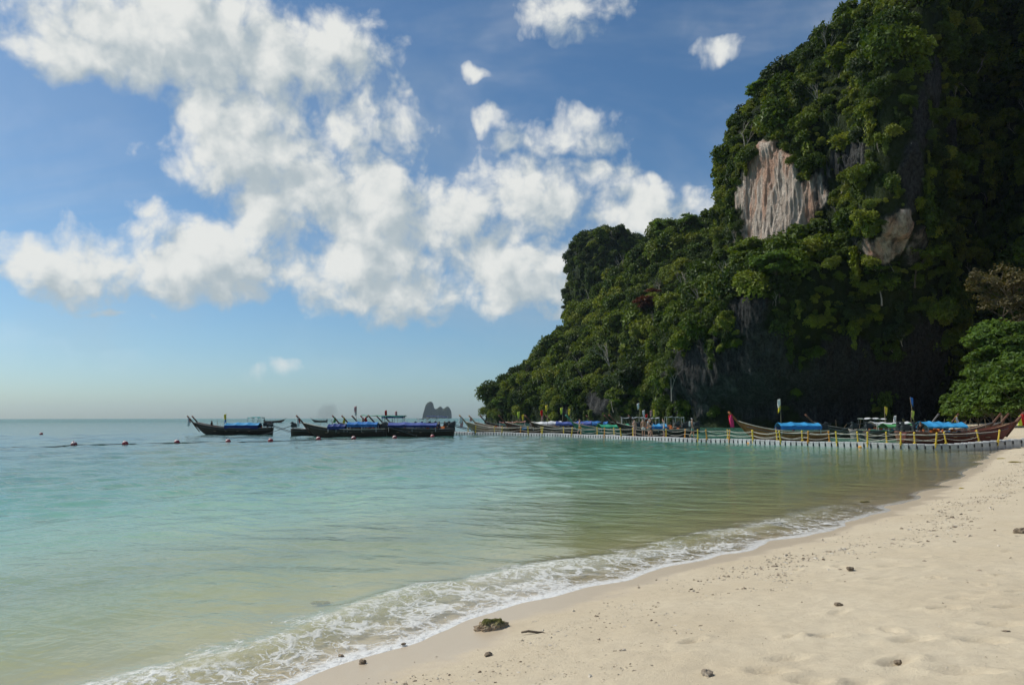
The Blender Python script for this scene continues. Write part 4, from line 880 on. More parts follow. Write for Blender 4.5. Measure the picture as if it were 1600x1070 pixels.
def engine(t, x, zs, seed, up=0.0):
    """car engine on a swivel with the long propeller shaft behind"""
    m = MB(); m.box((x + 0.25, 0, zs + 0.42), (0.34, 0.20, 0.20), bev=0.05); m.box((x + 0.25, 0, zs + 0.68), (0.28, 0.10, 0.08), bev=0.03); m.lathe([(0.13, 0), (0.15, 0.04), (0.15, 0.16), (0.08, 0.2)], (x + 0.05, 0.02, zs + 0.72), 10)
    m.tube([(x + 0.45, 0.2, zs + 0.55), (x + 0.5, 0.34, zs + 0.62), (x + 0.2, 0.38, zs + 0.75), (x - 0.3, 0.38, zs + 0.70)], 0.045, 6); m.tube([(x + 0.15, 0, zs + 0.25), (x + 0.15, 0, zs - 0.15)], 0.07, 8)
    e = m.build('engine', M_IRON, t)
    m = MB(); m.lathe([(0.26, -0.03), (0.28, 0.0), (0.26, 0.03)], (0, 0, 0), 12); f = m.build('radiator_fan', M_IRON, e); f.location = (x + 0.62, 0, zs + 0.45); f.rotation_euler = (0, R(90), 0)
    m = MB(); tip = Vector((x - 3.6, 0.2, zs - 0.75 + up)); m.tube([(x - 0.05, 0, zs + 0.40), Vector((x - 0.05, 0, zs + 0.40)).lerp(tip, 0.5), tip], [0.05, 0.038, 0.034], 6); s = m.build('propeller_shaft', M_STEEL, t)
    m = MB()
    for k in range(3): a = k * 2.094; m.sheet([[(tip.x + 0.03 * q, tip.y + r_ * math.cos(a + 0.25 * q), tip.z + r_ * math.sin(a + 0.25 * q)) for q in (-1, 0, 1)] for r_ in (0.02, 0.09, 0.17)], 0.012)
    m.build('propeller', M_STEEL, s)
    m = MB(); m.tube([(x + 0.55, 0, zs + 0.52), (x + 1.1, 0.05, zs + 0.72), (x + 1.75, 0.08, zs + 0.70)], 0.024, 5); m.build('tiller', M_STEEL, t)
def canopy(t, x0, x1, B, z, col, style, seed, curtain=0.0, ccol=None):
    """tarpaulin on thin posts: 'arch' or 'flat'"""
    w = B * 0.47; n = 10; m = MB(); rows = []
    for i in range(n):
        u = i / (n - 1); x = x0 + (x1 - x0) * u; sag = -0.10 * abs(math.sin(u * 9.4)) + 0.05 * math.sin(seed + u * 4)
        rows.append([(x, w * math.sin(a) * 1.05, z + sag + ((-0.34 * abs(math.sin(a)) ** 1.35) if style == 'arch' else 0.06 * math.cos(a) - 0.06)) for a in np.linspace(-1.45, 1.45, 9)])
    m.sheet(rows, 0.02); c = m.build('canopy', M_TARP[col], t)
    if curtain:
        ze = z + (-0.34 if style == 'arch' else 0)
        for sg in (-1, 1):
            m = MB(); m.sheet([[(x0 + (x1 - x0) * j / 14, sg * (w * 1.06 + 0.03 * math.sin(j * 2.2 + q)), ze - curtain * q / 4) for j in range(15)] for q in range(5)], 0.012); m.build('side_curtain', M_TARP[ccol or col], c)
    for k in range(3):
        for sg in (-1, 1):
            x = x0 + 0.1 + (x1 - x0 - 0.2) * k / 2; m = MB(); m.tube([(x, sg * w * 0.97, 0.55), (x, sg * w * 0.99, z - (0.32 if style == 'arch' else 0.02))], 0.026, 5); m.build('canopy_post', M_STEEL if seed % 2 else M_CLOTH['white'], t)
def boat(label, px, Y, head, L=9.4, B=1.9, bow=0.95, wood='dark', rail=None, can=(), eng=True, ribbon=(), flags=(), rsize=1.0, up=0.0, benches=4, z=0.0, pitch=0.0, extra=None, group='long-tail boats moored in the bay'):
    seed = int(px) % 97; t = thing('longtail_boat', label, 'boat', (xz(px, Y, 0.6), Y, z), R(head), group); t.rotation_euler = (R(random.Random(seed).uniform(-2, 2)), pitch, R(head))
    h, rl, sk, stm, fd, (xb, sb_) = hull_parts(L, B, bow)
    for nm, me, mt in (('hull', h, M_WOOD[wood]), ('rail', rl, M_WOOD[rail or 'cream']), ('strake', sk, M_WOOD['grey' if wood != 'grey' else 'dark']), ('prow_post', stm, M_WOOD['brown' if wood in ('dark', 'red') else wood]), ('foredeck', fd, M_WOOD['tan'])):
        o = bpy.data.objects.new(nm, me); link(o, t)
        if not me.materials: me.materials.append(mt)
        o.material_slots[0].link = 'OBJECT'; o.material_slots[0].material = mt
    for k in range(benches):
        x = -L * 0.22 + L * 0.45 * k / max(1, benches - 1); m = MB(); m.box((x, 0, 0.50), (0.14, B * 0.43, 0.025), bev=0.008); m.build('bench', M_WOOD['tan'], t)
    for c in can: canopy(t, c[0] * L, c[1] * L, B, c[2], c[3], c[4], seed, *(c[5:]))
    if eng: engine(t, -L / 2, 0.85, seed, up)
    if ribbon: ribbons(t, (xb + 0.50, 0, sb_ + 0.56), ribbon, seed, rsize)
    for fx, fz, fh, cols, lean in flags: flag(t, fx * L, 0.25, fz, fh, cols, seed, lean)
    if extra: extra(t, L, B)
    return t
def junk(seed, n=15):
    """coolers, cans and life vests lying in a boat"""
    def f(t, L, B):
        r = random.Random(seed)
        for k in range(n):
            m = MB(); s = r.uniform(0.12, 0.26); x = r.uniform(-0.36, 0.30) * L; y = r.uniform(-0.34, 0.34) * B; kind = r.randrange(5)
            if kind == 0: m.box((x, y, 0.70 + s * 0.6), (s, s * 0.8, s * 0.7), r.uniform(0, 3), 0.03); m.build('cooler_box', r.choice([M_TARP['white'], M_TARP['sky'], M_TARP['grey']]), t)
            elif kind == 1: m.box((x, y, 0.95), (s * 1.1, 0.07, s * 0.9), r.uniform(0, 3), 0.04); m.build('life_vest', M_LIFE, t)
            elif kind == 2: m.tube([(x, y, 0.45), (x + r.uniform(-.2, .2), y, 1.0), (x + r.uniform(-.4, .4), y, r.uniform(1.5, 2.1))], [0.022, 0.02, 0.014], 5); m.build('mooring_pole', M_POLE, t)
            elif kind == 3:
                for q in range(3): m.tube([(x + (s + 0.03 * q) * math.cos(a), y + (s + 0.03 * q) * 0.8 * math.sin(a), 0.82 + 0.05 * q) for a in np.linspace(0, 6.0, 9)], 0.03, 5)
                m.build('rope_coil', M_ROPE if r.random() < 0.5 else M_LINE, t)
            else: m.lathe([(s * 0.5, 0), (s * 0.55, 0.03), (s * 0.55, s * 1.4), (s * 0.2, s * 1.6)], (x, y, 0.72), 9); m.build('fuel_can', r.choice([M_IRON, M_TARP['navy'], M_WOOD['grey']]), t)
    return f
boat('leftmost dark boat with blue tarpaulin and its bow to the left', 366, 108, 180, 10.3, wood='dark', rail='grey', can=((-0.34, 0.10, 1.62, 'sky', 'arch', 0.45, 'navy'),), ribbon=('rose', 'cream' if 0 else 'white'), flags=((0.10, 0.8, 2.0, ('yellow', 'blue'), 0.0),), extra=junk(1))
boat('boat with flat pale awning, hidden behind the leftmost dark boat', 366, 112, 178, 9.6, wood='brown', rail='grey', can=((-0.42, -0.22, 2.35, 'teal', 'flat'),), ribbon=(), extra=junk(2))
boat('far small boat heading right on the horizon behind the leftmost boats', 428, 400, 2, 10.0, wood='brown', rail='grey', can=((-0.3, 0.1, 1.7, 'grey', 'flat'),))
boat('far small boat on the horizon above the long dark boat', 500, 430, 178, 8.0, wood='dark', rail='grey', can=((-0.3, 0.1, 1.5, 'grey', 'flat'),))
boat('small dark boat with engine to the left and shaft in the water', 508, 100, 4, 8.2, wood='dark', rail='grey', ribbon=('red',), extra=junk(3))
boat('long dark boat with blue canopy, bow to the left, nearest the floats', 541, 94, 181, 9.3, wood='dark', rail='cream', can=((-0.40, -0.02, 1.78, 'blue', 'arch', 0.30, 'blue'), (0.00, 0.22, 1.55, 'navy', 'arch', 0.35, 'navy')), ribbon=('red', 'white'), extra=junk(4))
boat('dark boat with violet-blue canopy whose stern engine is next to the walkway end', 650, 95.5, 180, 9.0, wood='dark', rail='grey', can=((-0.28, 0.36, 1.68, 'violet', 'arch', 0.25, 'navy'),), extra=junk(5, 14), up=0.4)
for i, (px, Y, lb, cn, fl) in enumerate((
    (592, 99.5, 'boat with flat green awning behind the long dark boat', ((-0.36, 0.22, 2.55, 'green', 'flat'),), ((0.3, .8, 2.9, ('rose', 'white'), 0),)),
    (604, 103.5, 'second boat behind the long dark boat, prow standing clear', (), ()),
    (618, 107, 'third boat behind the long dark boat, bare prow without ribbon', (), ()),
    (629, 110.5, 'boat with a dark navy awning behind the long dark boat', ((-0.02, 0.30, 2.55, 'navy', 'flat', 0.35, 'navy'),), ((0.22, .8, 2.5, ('red', 'yellow'), 0.05),)),
    (652, 114, 'boat deepest in the left row with pale flags', ((-0.3, 0.0, 2.2, 'grey', 'flat'),), ((0.3, .8, 2.4, ('rose',), 0.05),)),
    (662, 118, 'boat with thin flat dark awning over its stern near the far island', ((-0.40, -0.05, 2.5, 'navy', 'flat'),), ()))):
    boat(lb, px, Y, 180 + i % 3 - 1, 9.2, wood=('brown', 'dark', 'brown', 'dark', 'brown', 'dark')[i], rail='grey', can=cn, flags=fl, ribbon=(('green',), ('yellow',), (), ('red',), (), ())[i], extra=junk(10 + i))
boat('cream-railed wooden boat with garlanded prow at the walkway end', 784, 104, 181, 8.6, wood='tan', rail='cream', bow=1.0, ribbon=('rose', 'white', 'white'), rsize=1.25, can=((-0.36, 0.04, 1.75, 'rust', 'flat'),), extra=junk(20))
boat('wooden boat right behind the cream-railed one, thin prow', 800, 106, 180, 9.0, wood='tan', rail='cream', ribbon=('rose',), extra=junk(21))
boat('dark-prowed boat in front of the headland tip', 814, 112, 180, 9.0, wood='dark', rail='grey', flags=((-0.05, .8, 1.9, ('yellow',), 0),), extra=junk(22))
boat('boat with white canopy below the red flag', 846, 103, 188, 8.6, wood='brown', rail='cream', can=((-0.3, 0.15, 1.75, 'white', 'arch', 0.2),), flags=((-0.02, .8, 2.4, ('red', 'rose'), 0), (0.33, .8, 2.2, ('lime',), 0)), extra=junk(23))
boat('boat with violet-blue canopy and tall yellow flag left of the bathers', 888, 101, 172, 8.6, wood='dark', rail='cream', can=((-0.34, 0.18, 1.78, 'violet', 'arch', 0.2),), flags=((0.30, .8, 3.0, ('yellow',), 0), (0.08, .8, 2.7, ('lime',), 0)), extra=junk(24))
boat('boat with blue canopy behind the person in an orange swimsuit', 916, 107, 165, 8.6, wood='dark', rail='grey', can=((-0.34, 0.14, 1.75, 'blue', 'arch', 0.2),), flags=((0.24, .8, 2.6, ('yellow',), 0),), extra=junk(25))
boat('green-hulled boat with green canopy left of the bathers', 951, 91, 192, 7.6, wood='green', rail='cream', can=((-0.30, 0.16, 1.50, 'green', 'arch', 0.15),), extra=junk(26))
boat('dark boat with thin pale-edged awning behind the bathers', 978, 112, 175, 8.6, wood='dark', rail='grey', can=((-0.3, 0.08, 2.3, 'grey', 'flat'),), flags=((-0.35, .8, 1.9, ('red',), 0),), extra=junk(27))
boat('boat with tall pole and white flag rising above the bathers', 1010, 104, 184, 8.6, wood='brown', rail='grey', can=((-0.18, 0.10, 2.2, 'grey', 'flat'),), flags=((0.11, .8, 3.3, ('white',), 0), (0.02, .8, 2.4, ('white',), 0.03)), extra=junk(28))
boat('boat with small blue canopy right behind the bathers', 1022, 88, 186, 7.6, wood='dark', rail='cream', can=((-0.16, 0.10, 1.55, 'sky', 'arch', 0.25, 'blue'),), extra=junk(29))
boat('dark boat with grey awning and yellow flag right of the bathers', 1044, 110, 178, 8.4, wood='dark', rail='grey', can=((-0.25, 0.05, 2.3, 'grey', 'flat'),), flags=((0.18, .8, 2.5, ('yellow',), 0.12), (0.26, .8, 2.4, ('rose',), 0)), extra=junk(30))
boat('orange-brown boat with pink cloth on its prow and bright blue canopy', 1226, 76, 179, 8.0, 1.9, 1.15, wood='orange', rail='cream', can=((-0.40, 0.08, 1.72, 'sky', 'arch', 0.35, 'blue'),), ribbon=('pink', 'pink', 'red'), rsize=1.15, flags=((0.05, .9, 3.05, ('white', 'yellow'), -0.02),), extra=junk(31, 5))
boat('dark boat with thin white awning right of the bright blue canopy', 1342, 86, 174, 8.6, wood='dark', rail='grey', can=((-0.30, -0.02, 2.1, 'white', 'flat'),), flags=((-0.42, .8, 1.6, ('white',), -0.15),), extra=junk(32))
boat('boat with long white awning and yellow flag in front of the black wall', 1392, 83, 10, 8.8, wood='grey', rail='cream', can=((-0.26, 0.22, 1.75, 'white', 'arch', 0.1),), flags=((-0.05, .8, 2.5, ('yellow',), 0), (0.28, .8, 2.1, ('lime',), 0.1)), extra=junk(33))
boat('boat with green canopy and leaning blue-tipped pole', 1418, 79.5, 6, 8.6, wood='dark', rail='green', can=((-0.30, 0.20, 1.62, 'lime', 'arch', 0.15),), flags=((0.12, .8, 3.4, ('blue',), -0.12),), ribbon=('white', 'yellow'), extra=junk(34))
boat('brown boat with blue canopy, second back from the walkway on the right', 1474, 75, 3, 8.8, wood='brown', rail='grey', can=((-0.26, 0.06, 1.80, 'sky', 'arch', 0.2),), extra=junk(35), up=0.5)
boat('brown boat with weathered rail, bow on the sand behind the lime ribbon', 1490, 79, 2, 8.8, wood='brown', rail='grey', extra=junk(36), eng=False)
boat('beached brown boat with lime ribbon on its prow', 1503, 71.5, 1, 8.8, 1.9, 1.0, wood='red', rail='grey', ribbon=('lime', 'lime'), rsize=1.3, extra=junk(37))
boat('long beached red-brown boat with blue canopy, nearest the walkway, bow right', 1496, 67.2, 0, 9.2, 2.0, 1.05, wood='red', rail='brown', can=((-0.32, 0.04, 1.72, 'sky', 'arch', 0.12), ), ribbon=('red',), rsize=1.25, extra=junk(38), z=0.03)

# ------------------------------------------------------------------ people
M_SKIN = {k: paint('skin_' + k, c, 0.55, 0.08, 4.0, 0.35) for k, c in dict(fair=(0.56, 0.33, 0.23), tan=(0.42, 0.23, 0.14), brown=(0.20, 0.10, 0.055)).items()}
M_HAIR = {k: paint('hair_' + k, c, 0.6, 0.3, 30.0, 0.3, bump=0.6) for k, c in dict(dark=(0.02, 0.014, 0.010), brown=(0.09, 0.05, 0.025), fair=(0.35, 0.24, 0.11), grey=(0.45, 0.45, 0.44)).items()}
def skin_body(name, chains, sub=1):
    """chains: lists of (point, radius) joined where points coincide; grown with a Skin modifier"""
    bm = bmesh.new(); sl_ = bm.verts.layers.skin.verify(); idx = {}
    for ch in chains:
        prev = None
        for p, r in ch:
            k = tuple(round(c, 4) for c in p)
            if k not in idx:
                v = bm.verts.new(p); v[sl_].radius = (r, r) if not isinstance(r, tuple) else r; idx[k] = v
                if len(idx) == 1: v[sl_].use_root = True
            v = idx[k]
            if prev is not None and prev is not v and not bm.edges.get((prev, v)): bm.edges.new((prev, v))
            prev = v
    me = bpy.data.meshes.new(name); bm.to_mesh(me); bm.free(); o = bpy.data.objects.new(name, me); COL.objects.link(o)
    sk = o.modifiers.new('s', 'SKIN'); sk.use_smooth_shade = True; su = o.modifiers.new('d', 'SUBSURF'); su.levels = sub; su.render_levels = sub
    dg = bpy.context.evaluated_depsgraph_get(); m2 = bpy.data.meshes.new_from_object(o.evaluated_get(dg)); m2.name = name
    bpy.data.objects.remove(o); m2.polygons.foreach_set('use_smooth', [True] * len(m2.polygons)); return m2
def person(label, loc, rz, skin='fair', hair='dark', top=None, bottom=None, bag=None, pose='stand', h=1.7, hat=None, long_hair=False, arms=(0, 0), stride=0.0, group='people on the floating walkway', hold=None):
    t = thing('person', label, 'person', loc, rz, group); t.scale = (h / 1.7,) * 3      # faces -y
    sit = pose == 'sit'; hipz = 0.92 if not sit else 0.14
    P = lambda x, y, z: (x, y, z)
    hip, wa, ch_, nk, hd0, hd1 = P(0, 0, hipz), P(0, 0.01, hipz + 0.17), P(0, 0.0, hipz + 0.38), P(0, 0.01, hipz + 0.55), P(0, -0.01, hipz + 0.64), P(0, -0.015, hipz + 0.735)
    chains = [[(hip, (0.135, 0.10)), (wa, (0.118, 0.085)), (ch_, (0.145, 0.10)), (nk, 0.052), (hd0, (0.072, 0.085)), (hd1, (0.070, 0.085))]]
    limbs = {}
    for sg in (-1, 1):
        st = stride * sg
        if sit: lh, kn, an, toe = P(0.09 * sg, -0.02, hipz - 0.01), P(0.13 * sg, -0.42, hipz + 0.02), P(0.12 * sg, -0.48, hipz - 0.38), P(0.13 * sg, -0.64, hipz - 0.44)
        else: lh, kn, an, toe = P(0.088 * sg, 0, hipz - 0.06), P(0.095 * sg, -0.03 - st * 0.5 - abs(st) * 0.12, 0.49), P(0.10 * sg, 0.03 - st + (0.06 if st < 0 else 0), 0.085 + (0.05 if st < -0.1 else 0)), P(0.115 * sg, -0.13 - st + (0.06 if st < 0 else 0), 0.03)
        chains.append([(hip, (0.135, 0.10)), (lh, 0.088), (kn, 0.056), (P(kn[0], kn[1] * 0.5 + an[1] * 0.5 + 0.015, (kn[2] + an[2]) / 2 + 0.04), 0.052), (an, 0.036), (toe, (0.04, 0.024))])
        a = arms[0 if sg < 0 else 1]       # 0 hanging, 1 bent forward, 2 raised
        sh = P(0.175 * sg, 0.0, hipz + 0.475)
        el, wr, fd = {0: (P(0.225 * sg, 0.03 + st * 0.3, hipz + 0.20), P(0.235 * sg, -0.03 + st * 0.6, hipz - 0.04), (0, -0.15, -1)), 1: (P(0.23 * sg, 0.02, hipz + 0.19), P(0.17 * sg, -0.22, hipz + 0.24), (-0.3 * sg, -1, 0.1)), 2: (P(0.30 * sg, -0.06, hipz + 0.62), P(0.18 * sg, -0.10, hipz + 0.80), (-0.8 * sg, 0.1, 0.5))}[a]
        limbs[sg] = (lh, kn, an, sh, el, wr); f = Vector(fd).normalized(); W_ = Vector(wr); palm = W_ + f * 0.07
        chains.append([(ch_, (0.145, 0.10)), (sh, 0.058), (el, 0.040), (wr, 0.027), (tuple(palm), (0.034, 0.016))])
        side = f.cross(Vector((0, 1, 0.2))).normalized()
        for q, ln in ((-1.5, 0.065), (-0.5, 0.08), (0.5, 0.075), (1.5, 0.058)):
            b = palm + side * q * 0.017; chains.append([(tuple(palm), (0.034, 0.016)), (tuple(b + f * 0.03), 0.0085), (tuple(b + f * (0.03 + ln * 0.55) + Vector((0, -0.008, 0))), 0.008), (tuple(b + f * (0.03 + ln * 0.9) + Vector((0, -0.02, 0))), 0.007)])
        chains.append([(wr, 0.027), (tuple(W_ + f * 0.035 - side * 0.035), 0.010), (tuple(W_ + f * 0.075 - side * 0.052), 0.009)])
    chains.append([(hd0, (0.072, 0.085)), (P(0, -0.105, hipz + 0.665), 0.012)])                            # nose
    for sg in (-1, 1): chains.append([(hd0, (0.072, 0.085)), (P(0.082 * sg, 0.01, hipz + 0.665), 0.016)])   # ears
    obj('body', skin_body('body', chains), M_SKIN[skin], t)
    m = MB()
    for sg in (-1, 1): m.box((0.03 * sg, -0.092, hipz + 0.695), (0.012, 0.006, 0.006), bev=0.003)
    m.build('eyes', M_HAIR['dark'], t); m = MB(); m.box((0, -0.093, hipz + 0.628), (0.022, 0.005, 0.006), bev=0.002); m.build('mouth', paint('lips', (0.35, 0.12, 0.10), 0.5), t)
    hr = [[(P(0, 0.0, hipz + 0.775), (0.075, 0.085)), (P(0, 0.035, hipz + 0.72), (0.082, 0.075)), (P(0, 0.05, hipz + 0.64), (0.074, 0.05))]]
    if long_hair: hr[0] += [(P(0, 0.08, hipz + 0.52), (0.075, 0.035)), (P(0, 0.10, hipz + 0.40), (0.05, 0.025))]
    obj('hair', skin_body('hair', hr), M_HAIR[hair], t)
    if hat:
        m = MB(); m.lathe([(0.20, 0.0), (0.205, 0.012), (0.105, 0.03), (0.10, 0.10), (0.06, 0.125)], (0, 0.0, hipz + 0.765), 14); m.build('hat', M_CLOTH[hat], t, True)
    if top:
        kind, mt = top
        c = [[(wa if kind != 'bikini' else P(0, 0.0, hipz + 0.34), (0.128, 0.098)), (ch_, (0.156, 0.112)), (P(0, 0.01, hipz + 0.49), (0.12, 0.075))]]
        if kind in ('shirt', 'tank'):
            c[0].insert(0, (P(0, 0, hipz + 0.02), (0.148, 0.112)))
        if kind == 'shirt':
            for sg in (-1, 1): sh, el = limbs[sg][3], limbs[sg][4]; c.append([(ch_, (0.156, 0.112)), (sh, 0.074), (tuple(Vector(sh).lerp(Vector(el), 0.6)), 0.062)])
        obj('shirt' if kind != 'bikini' else 'swimsuit_top', skin_body('shirt', c), mt, t)
    if bottom:
        kind, mt = bottom; c = []
        for sg in (-1, 1):
            lh, kn = limbs[sg][0], limbs[sg][1]; f = {'shorts': 0.75, 'bikini': 0.12, 'skirt': 0.8}[kind]
            c.append([(P(0, 0, hipz + 0.06), (0.142, 0.107)), (P(0, 0, hipz - 0.02), (0.150, 0.112)), (tuple(Vector(lh) + Vector((0, 0, -0.02))), 0.10), (tuple(Vector(lh).lerp(Vector(kn), f)), 0.092 if f > 0.5 else 0.09)])
        obj('shorts' if kind == 'shorts' else 'swimsuit_bottom', skin_body('shorts', c), mt, t)
    if bag:
        m = MB(); m.box((0, 0.19, hipz + 0.30), (0.15, 0.08, 0.22), bev=0.06); b = m.build('backpack', bag, t)
        m = MB()
        for sg in (-1, 1): m.tube([(0.10 * sg, 0.13, hipz + 0.48), (0.11 * sg, 0.02, hipz + 0.535), (0.11 * sg, -0.11, hipz + 0.42), (0.13 * sg, -0.06, hipz + 0.20), (0.13 * sg, 0.13, hipz + 0.14)], 0.018, 5)
        m.build('strap', bag, b)
    if hold:
        m = MB(); w = Vector(limbs[1][5]); m.box((w.x, w.y - 0.02, w.z - 0.28), (0.09, 0.13, 0.16), bev=0.03); m.tube([(w.x, w.y - 0.09, w.z - 0.12), (w.x, w.y - 0.02, w.z - 0.05), (w.x, w.y + 0.06, w.z - 0.12)], 0.012, 5); m.build('bag', hold, t)
    return t
def on_dock(px, k=0.5):
    s = dock_s_of_px(px); p = dock_at(s); d = dock_dir(s); n_ = np.array([d[1], -d[0]]) if d[0] < 0 else np.array([-d[1], d[0]]); q = p + n_ * k
    return (q[0], q[1], 0.392 + 0.03 * math.sin(int(s / 0.5) * 0.31))
person('person in orange swimwear and white top walking left of the group', on_dock(900), R(70), 'fair', 'brown', ('tank', M_CLOTH['white']), ('shorts', M_ORA), None, stride=0.16, hat=None, arms=(0, 1))
person('person in a rose swimsuit standing at the left of the group on the walkway', on_dock(986, 0.4), R(20), 'fair', 'brown', ('bikini', M_CLOTH['rose']), ('bikini', M_CLOTH['rose']), None, long_hair=True, h=1.62, arms=(1, 0))
person('bare-chested person in white shorts, second in the group on the walkway', on_dock(998, 0.55), R(160), 'tan', 'brown', None, ('shorts', M_CLOTH['white']), None, h=1.74)
person('person in pale grey shirt in the middle of the group on the walkway', on_dock(1004, 0.8), R(200), 'fair', 'grey', ('shirt', paint('pale_shirt', (0.55, 0.56, 0.55), 0.8)), ('shorts', paint('khaki', (0.38, 0.36, 0.28), 0.8)), None, h=1.72)
person('person in a black top striding right of the grey shirt', on_dock(1012, 0.35), R(110), 'tan', 'dark', ('shirt', paint('black_cloth', (0.015, 0.015, 0.017), 0.8)), ('shorts', paint('dark_shorts', (0.06, 0.05, 0.06), 0.8)), None, stride=0.24, h=1.76)
person('person in white shirt bending an arm at the right end of the group', on_dock(1029, 0.6), R(250), 'fair', 'dark', ('shirt', M_CLOTH['white']), ('shorts', paint('teal_shorts', (0.12, 0.24, 0.25), 0.8)), None, arms=(1, 2), h=1.58)
person('lone person with black top, green shorts and pale backpack walking right', on_dock(1076, 0.5), R(75), 'tan', 'grey', ('tank', paint('black_cloth', (0, 0, 0))), ('shorts', paint('green_shorts', (0.14, 0.24, 0.19), 0.8)), paint('pale_bag', (0.40, 0.43, 0.42), 0.7), stride=0.14, h=1.78)
def in_boat(px, Y, z): return (xz(px, Y, z + 0.5), Y, z)
for lb, px, Y, z, pose, sk, tp, rz in (
    ('person in dark clothes seated at the stern of the boat by the walkway end', 686, 95.5, 0.90, 'sit', 'brown', M_TARP['navy'], R(-60)),
    ('person in dark clothes standing beside the engine near the walkway end', 695, 95.6, 0.14, 'stand', 'brown', paint('black_cloth', (0, 0, 0)), R(60)),
    ('person in dark shirt sitting on the leftmost dark boat', 331, 108, 1.00, 'sit', 'brown', paint('black_cloth', (0, 0, 0)), R(80)),
    ('person in dark red shirt standing in the brown boat right of the blue canopies', 1508, 75, 0.14, 'stand', 'brown', paint('maroon_cloth', (0.10, 0.03, 0.025), 0.8), R(30)),
    ('person in dark shirt standing at the stern of the long beached boat', 1439, 67.2, 0.16, 'stand', 'brown', paint('black_cloth', (0, 0, 0)), R(-40))):
    person(lb, in_boat(px, Y, z), rz, sk, 'dark', ('shirt', tp), ('shorts', paint('dark_shorts', (0, 0, 0))), None, pose, 1.66, group='boatmen on the moored boats', arms=(1, 0))

# ------------------------------------------------------------------ stones, coral and weed on the beach
def stone_mat(name, a, b, moss=None):
    m, nt, out = new_mat(name); p = nt.obj(); n = nt.noise(p, 9, 6, 0.7); v = nt.n('ShaderNodeTexVoronoi'); nt.put(v.inputs['Vector'], p); v.inputs['Scale'].default_value = 26
    c = nt.mix(nt.ss(n, 0.3, 0.7), a, b)
    if moss:
        g = nt.n('ShaderNodeNewGeometry'); nz_ = nt.n('ShaderNodeSeparateXYZ'); nt.put(nz_.inputs[0], p); c = nt.mix(nt.ss(nt.m('ADD', nz_.outputs[2], nt.m('MULTIPLY', n, 0.12)), 0.10, 0.16), c, nt.mix(nt.ss(v.outputs['Distance'], 0.1, 0.6), moss, (moss[0] * 2.0, moss[1] * 1.9, moss[2] * 1.8)))
    principled(nt, out, Base_Color=c, Roughness=0.9, Specular_IOR_Level=0.2, Normal=nt.bump(nt.m('ADD', n, v.outputs['Distance']), 0.9, 0.03)); return m
M_STONE = stone_mat('coral_stone', (0.20, 0.155, 0.11), (0.42, 0.36, 0.28)); M_MOSS = stone_mat('mossy_coral', (0.30, 0.22, 0.15), (0.42, 0.34, 0.24), (0.06, 0.062, 0.018)); M_DARKST = stone_mat('dark_stone', (0.15, 0.115, 0.08), (0.30, 0.24, 0.17)); M_WEED = stone_mat('seaweed', (0.20, 0.15, 0.02), (0.34, 0.27, 0.04))
def lump(seed, sx, sy, sz, lobes=0.35, sub=4, freq=2.2):
    bm = bmesh.new(); bmesh.ops.create_icosphere(bm, subdivisions=sub, radius=1.0); V = np.array([tuple(v.co) for v in bm.verts])
    r = 1 + lobes * fbm(V * freq * 0.6 + seed, 3) + 0.5 * lobes * (np.abs(fbm(V * freq * 1.7 + seed + 5, 3))) + 0.12 * lobes * fbm(V * freq * 7 + seed, 2)
    for v, q in zip(bm.verts, r): v.co = Vector((v.co.x * sx * q, v.co.y * sy * q, (v.co.z * 0.9 + 0.25) * sz * q))
    me = bpy.data.meshes.new('stone'); bm.to_mesh(me); bm.free(); me.polygons.foreach_set('use_smooth', [True] * len(me.polygons)); return me
def put_stone(name, label, px, py, w, dpt, hgt, seed, mat, cat, z=0.12, lobes=0.4, sink=0.0, group=None, sub=4):
    g = gr(px, py, z); zz = ground_z(g.x, g.y); g = gr(px, py, zz); o = obj(name, lump(seed, w * (0.85 if mat is M_DARKST else 1), dpt, hgt, lobes, sub), mat, label=label, cat=cat, group=group); o.location = (g.x, g.y, zz - sink - 0.25 * hgt); o.rotation_euler = (0, 0, seed * 0.7); return o
o = put_stone('mossy_rock', 'large mossy green-topped coral rock at the edge of the wet sand', 770, 980, 0.155, 0.11, 0.088, 3, M_MOSS, 'rock', 0.1, 0.5, sub=5); o.rotation_euler = (0, 0, 0.2)
put_stone('mossy_rock', 'small greenish rock lying in the foam left of the dark stone', 532, 1025, 0.036, 0.03, 0.026, 8, M_MOSS, 'rock', 0.03)
put_stone('beach_stone', 'small dark stone on wet sand right of the greenish rock', 566, 1034, 0.036, 0.03, 0.030, 5, M_DARKST, 'stone', 0.06)
put_stone('beach_stone', 'flat brown stone below the large mossy rock', 762, 1021, 0.055, 0.028, 0.014, 6, M_DARKST, 'stone', 0.2)
put_stone('beach_stone', 'pale rounded stone half buried near the bottom edge of the sand', 1105, 1054, 0.05, 0.04, 0.04, 7, M_STONE, 'stone', 0.45)
put_stone('beach_stone', 'dark brown rock cut by the right edge of the picture', 1597, 833, 0.14, 0.10, 0.075, 9, M_DARKST, 'rock', 0.5)
put_stone('beach_stone', 'brown coral stone in the middle of the dry sand', 1328, 889, 0.055, 0.04, 0.028, 10, M_DARKST, 'stone', 0.45)
put_stone('beach_stone', 'reddish stone on the sand right of the centre', 1310, 945, 0.05, 0.035, 0.022, 12, M_DARKST, 'stone', 0.45)
put_stone('beach_stone', 'flat dark stone close to the lower right corner', 1572, 989, 0.045, 0.03, 0.018, 13, M_DARKST, 'stone', 0.55)
put_stone('beach_stone', 'dark stone at the bottom right beside a footprint', 1402, 1035, 0.032, 0.026, 0.02, 14, M_DARKST, 'stone', 0.5)
put_stone('beach_stone', 'small flat brown stone on wet sand left of the large mossy rock', 630, 1005, 0.03, 0.02, 0.012, 15, M_DARKST, 'stone', 0.12)
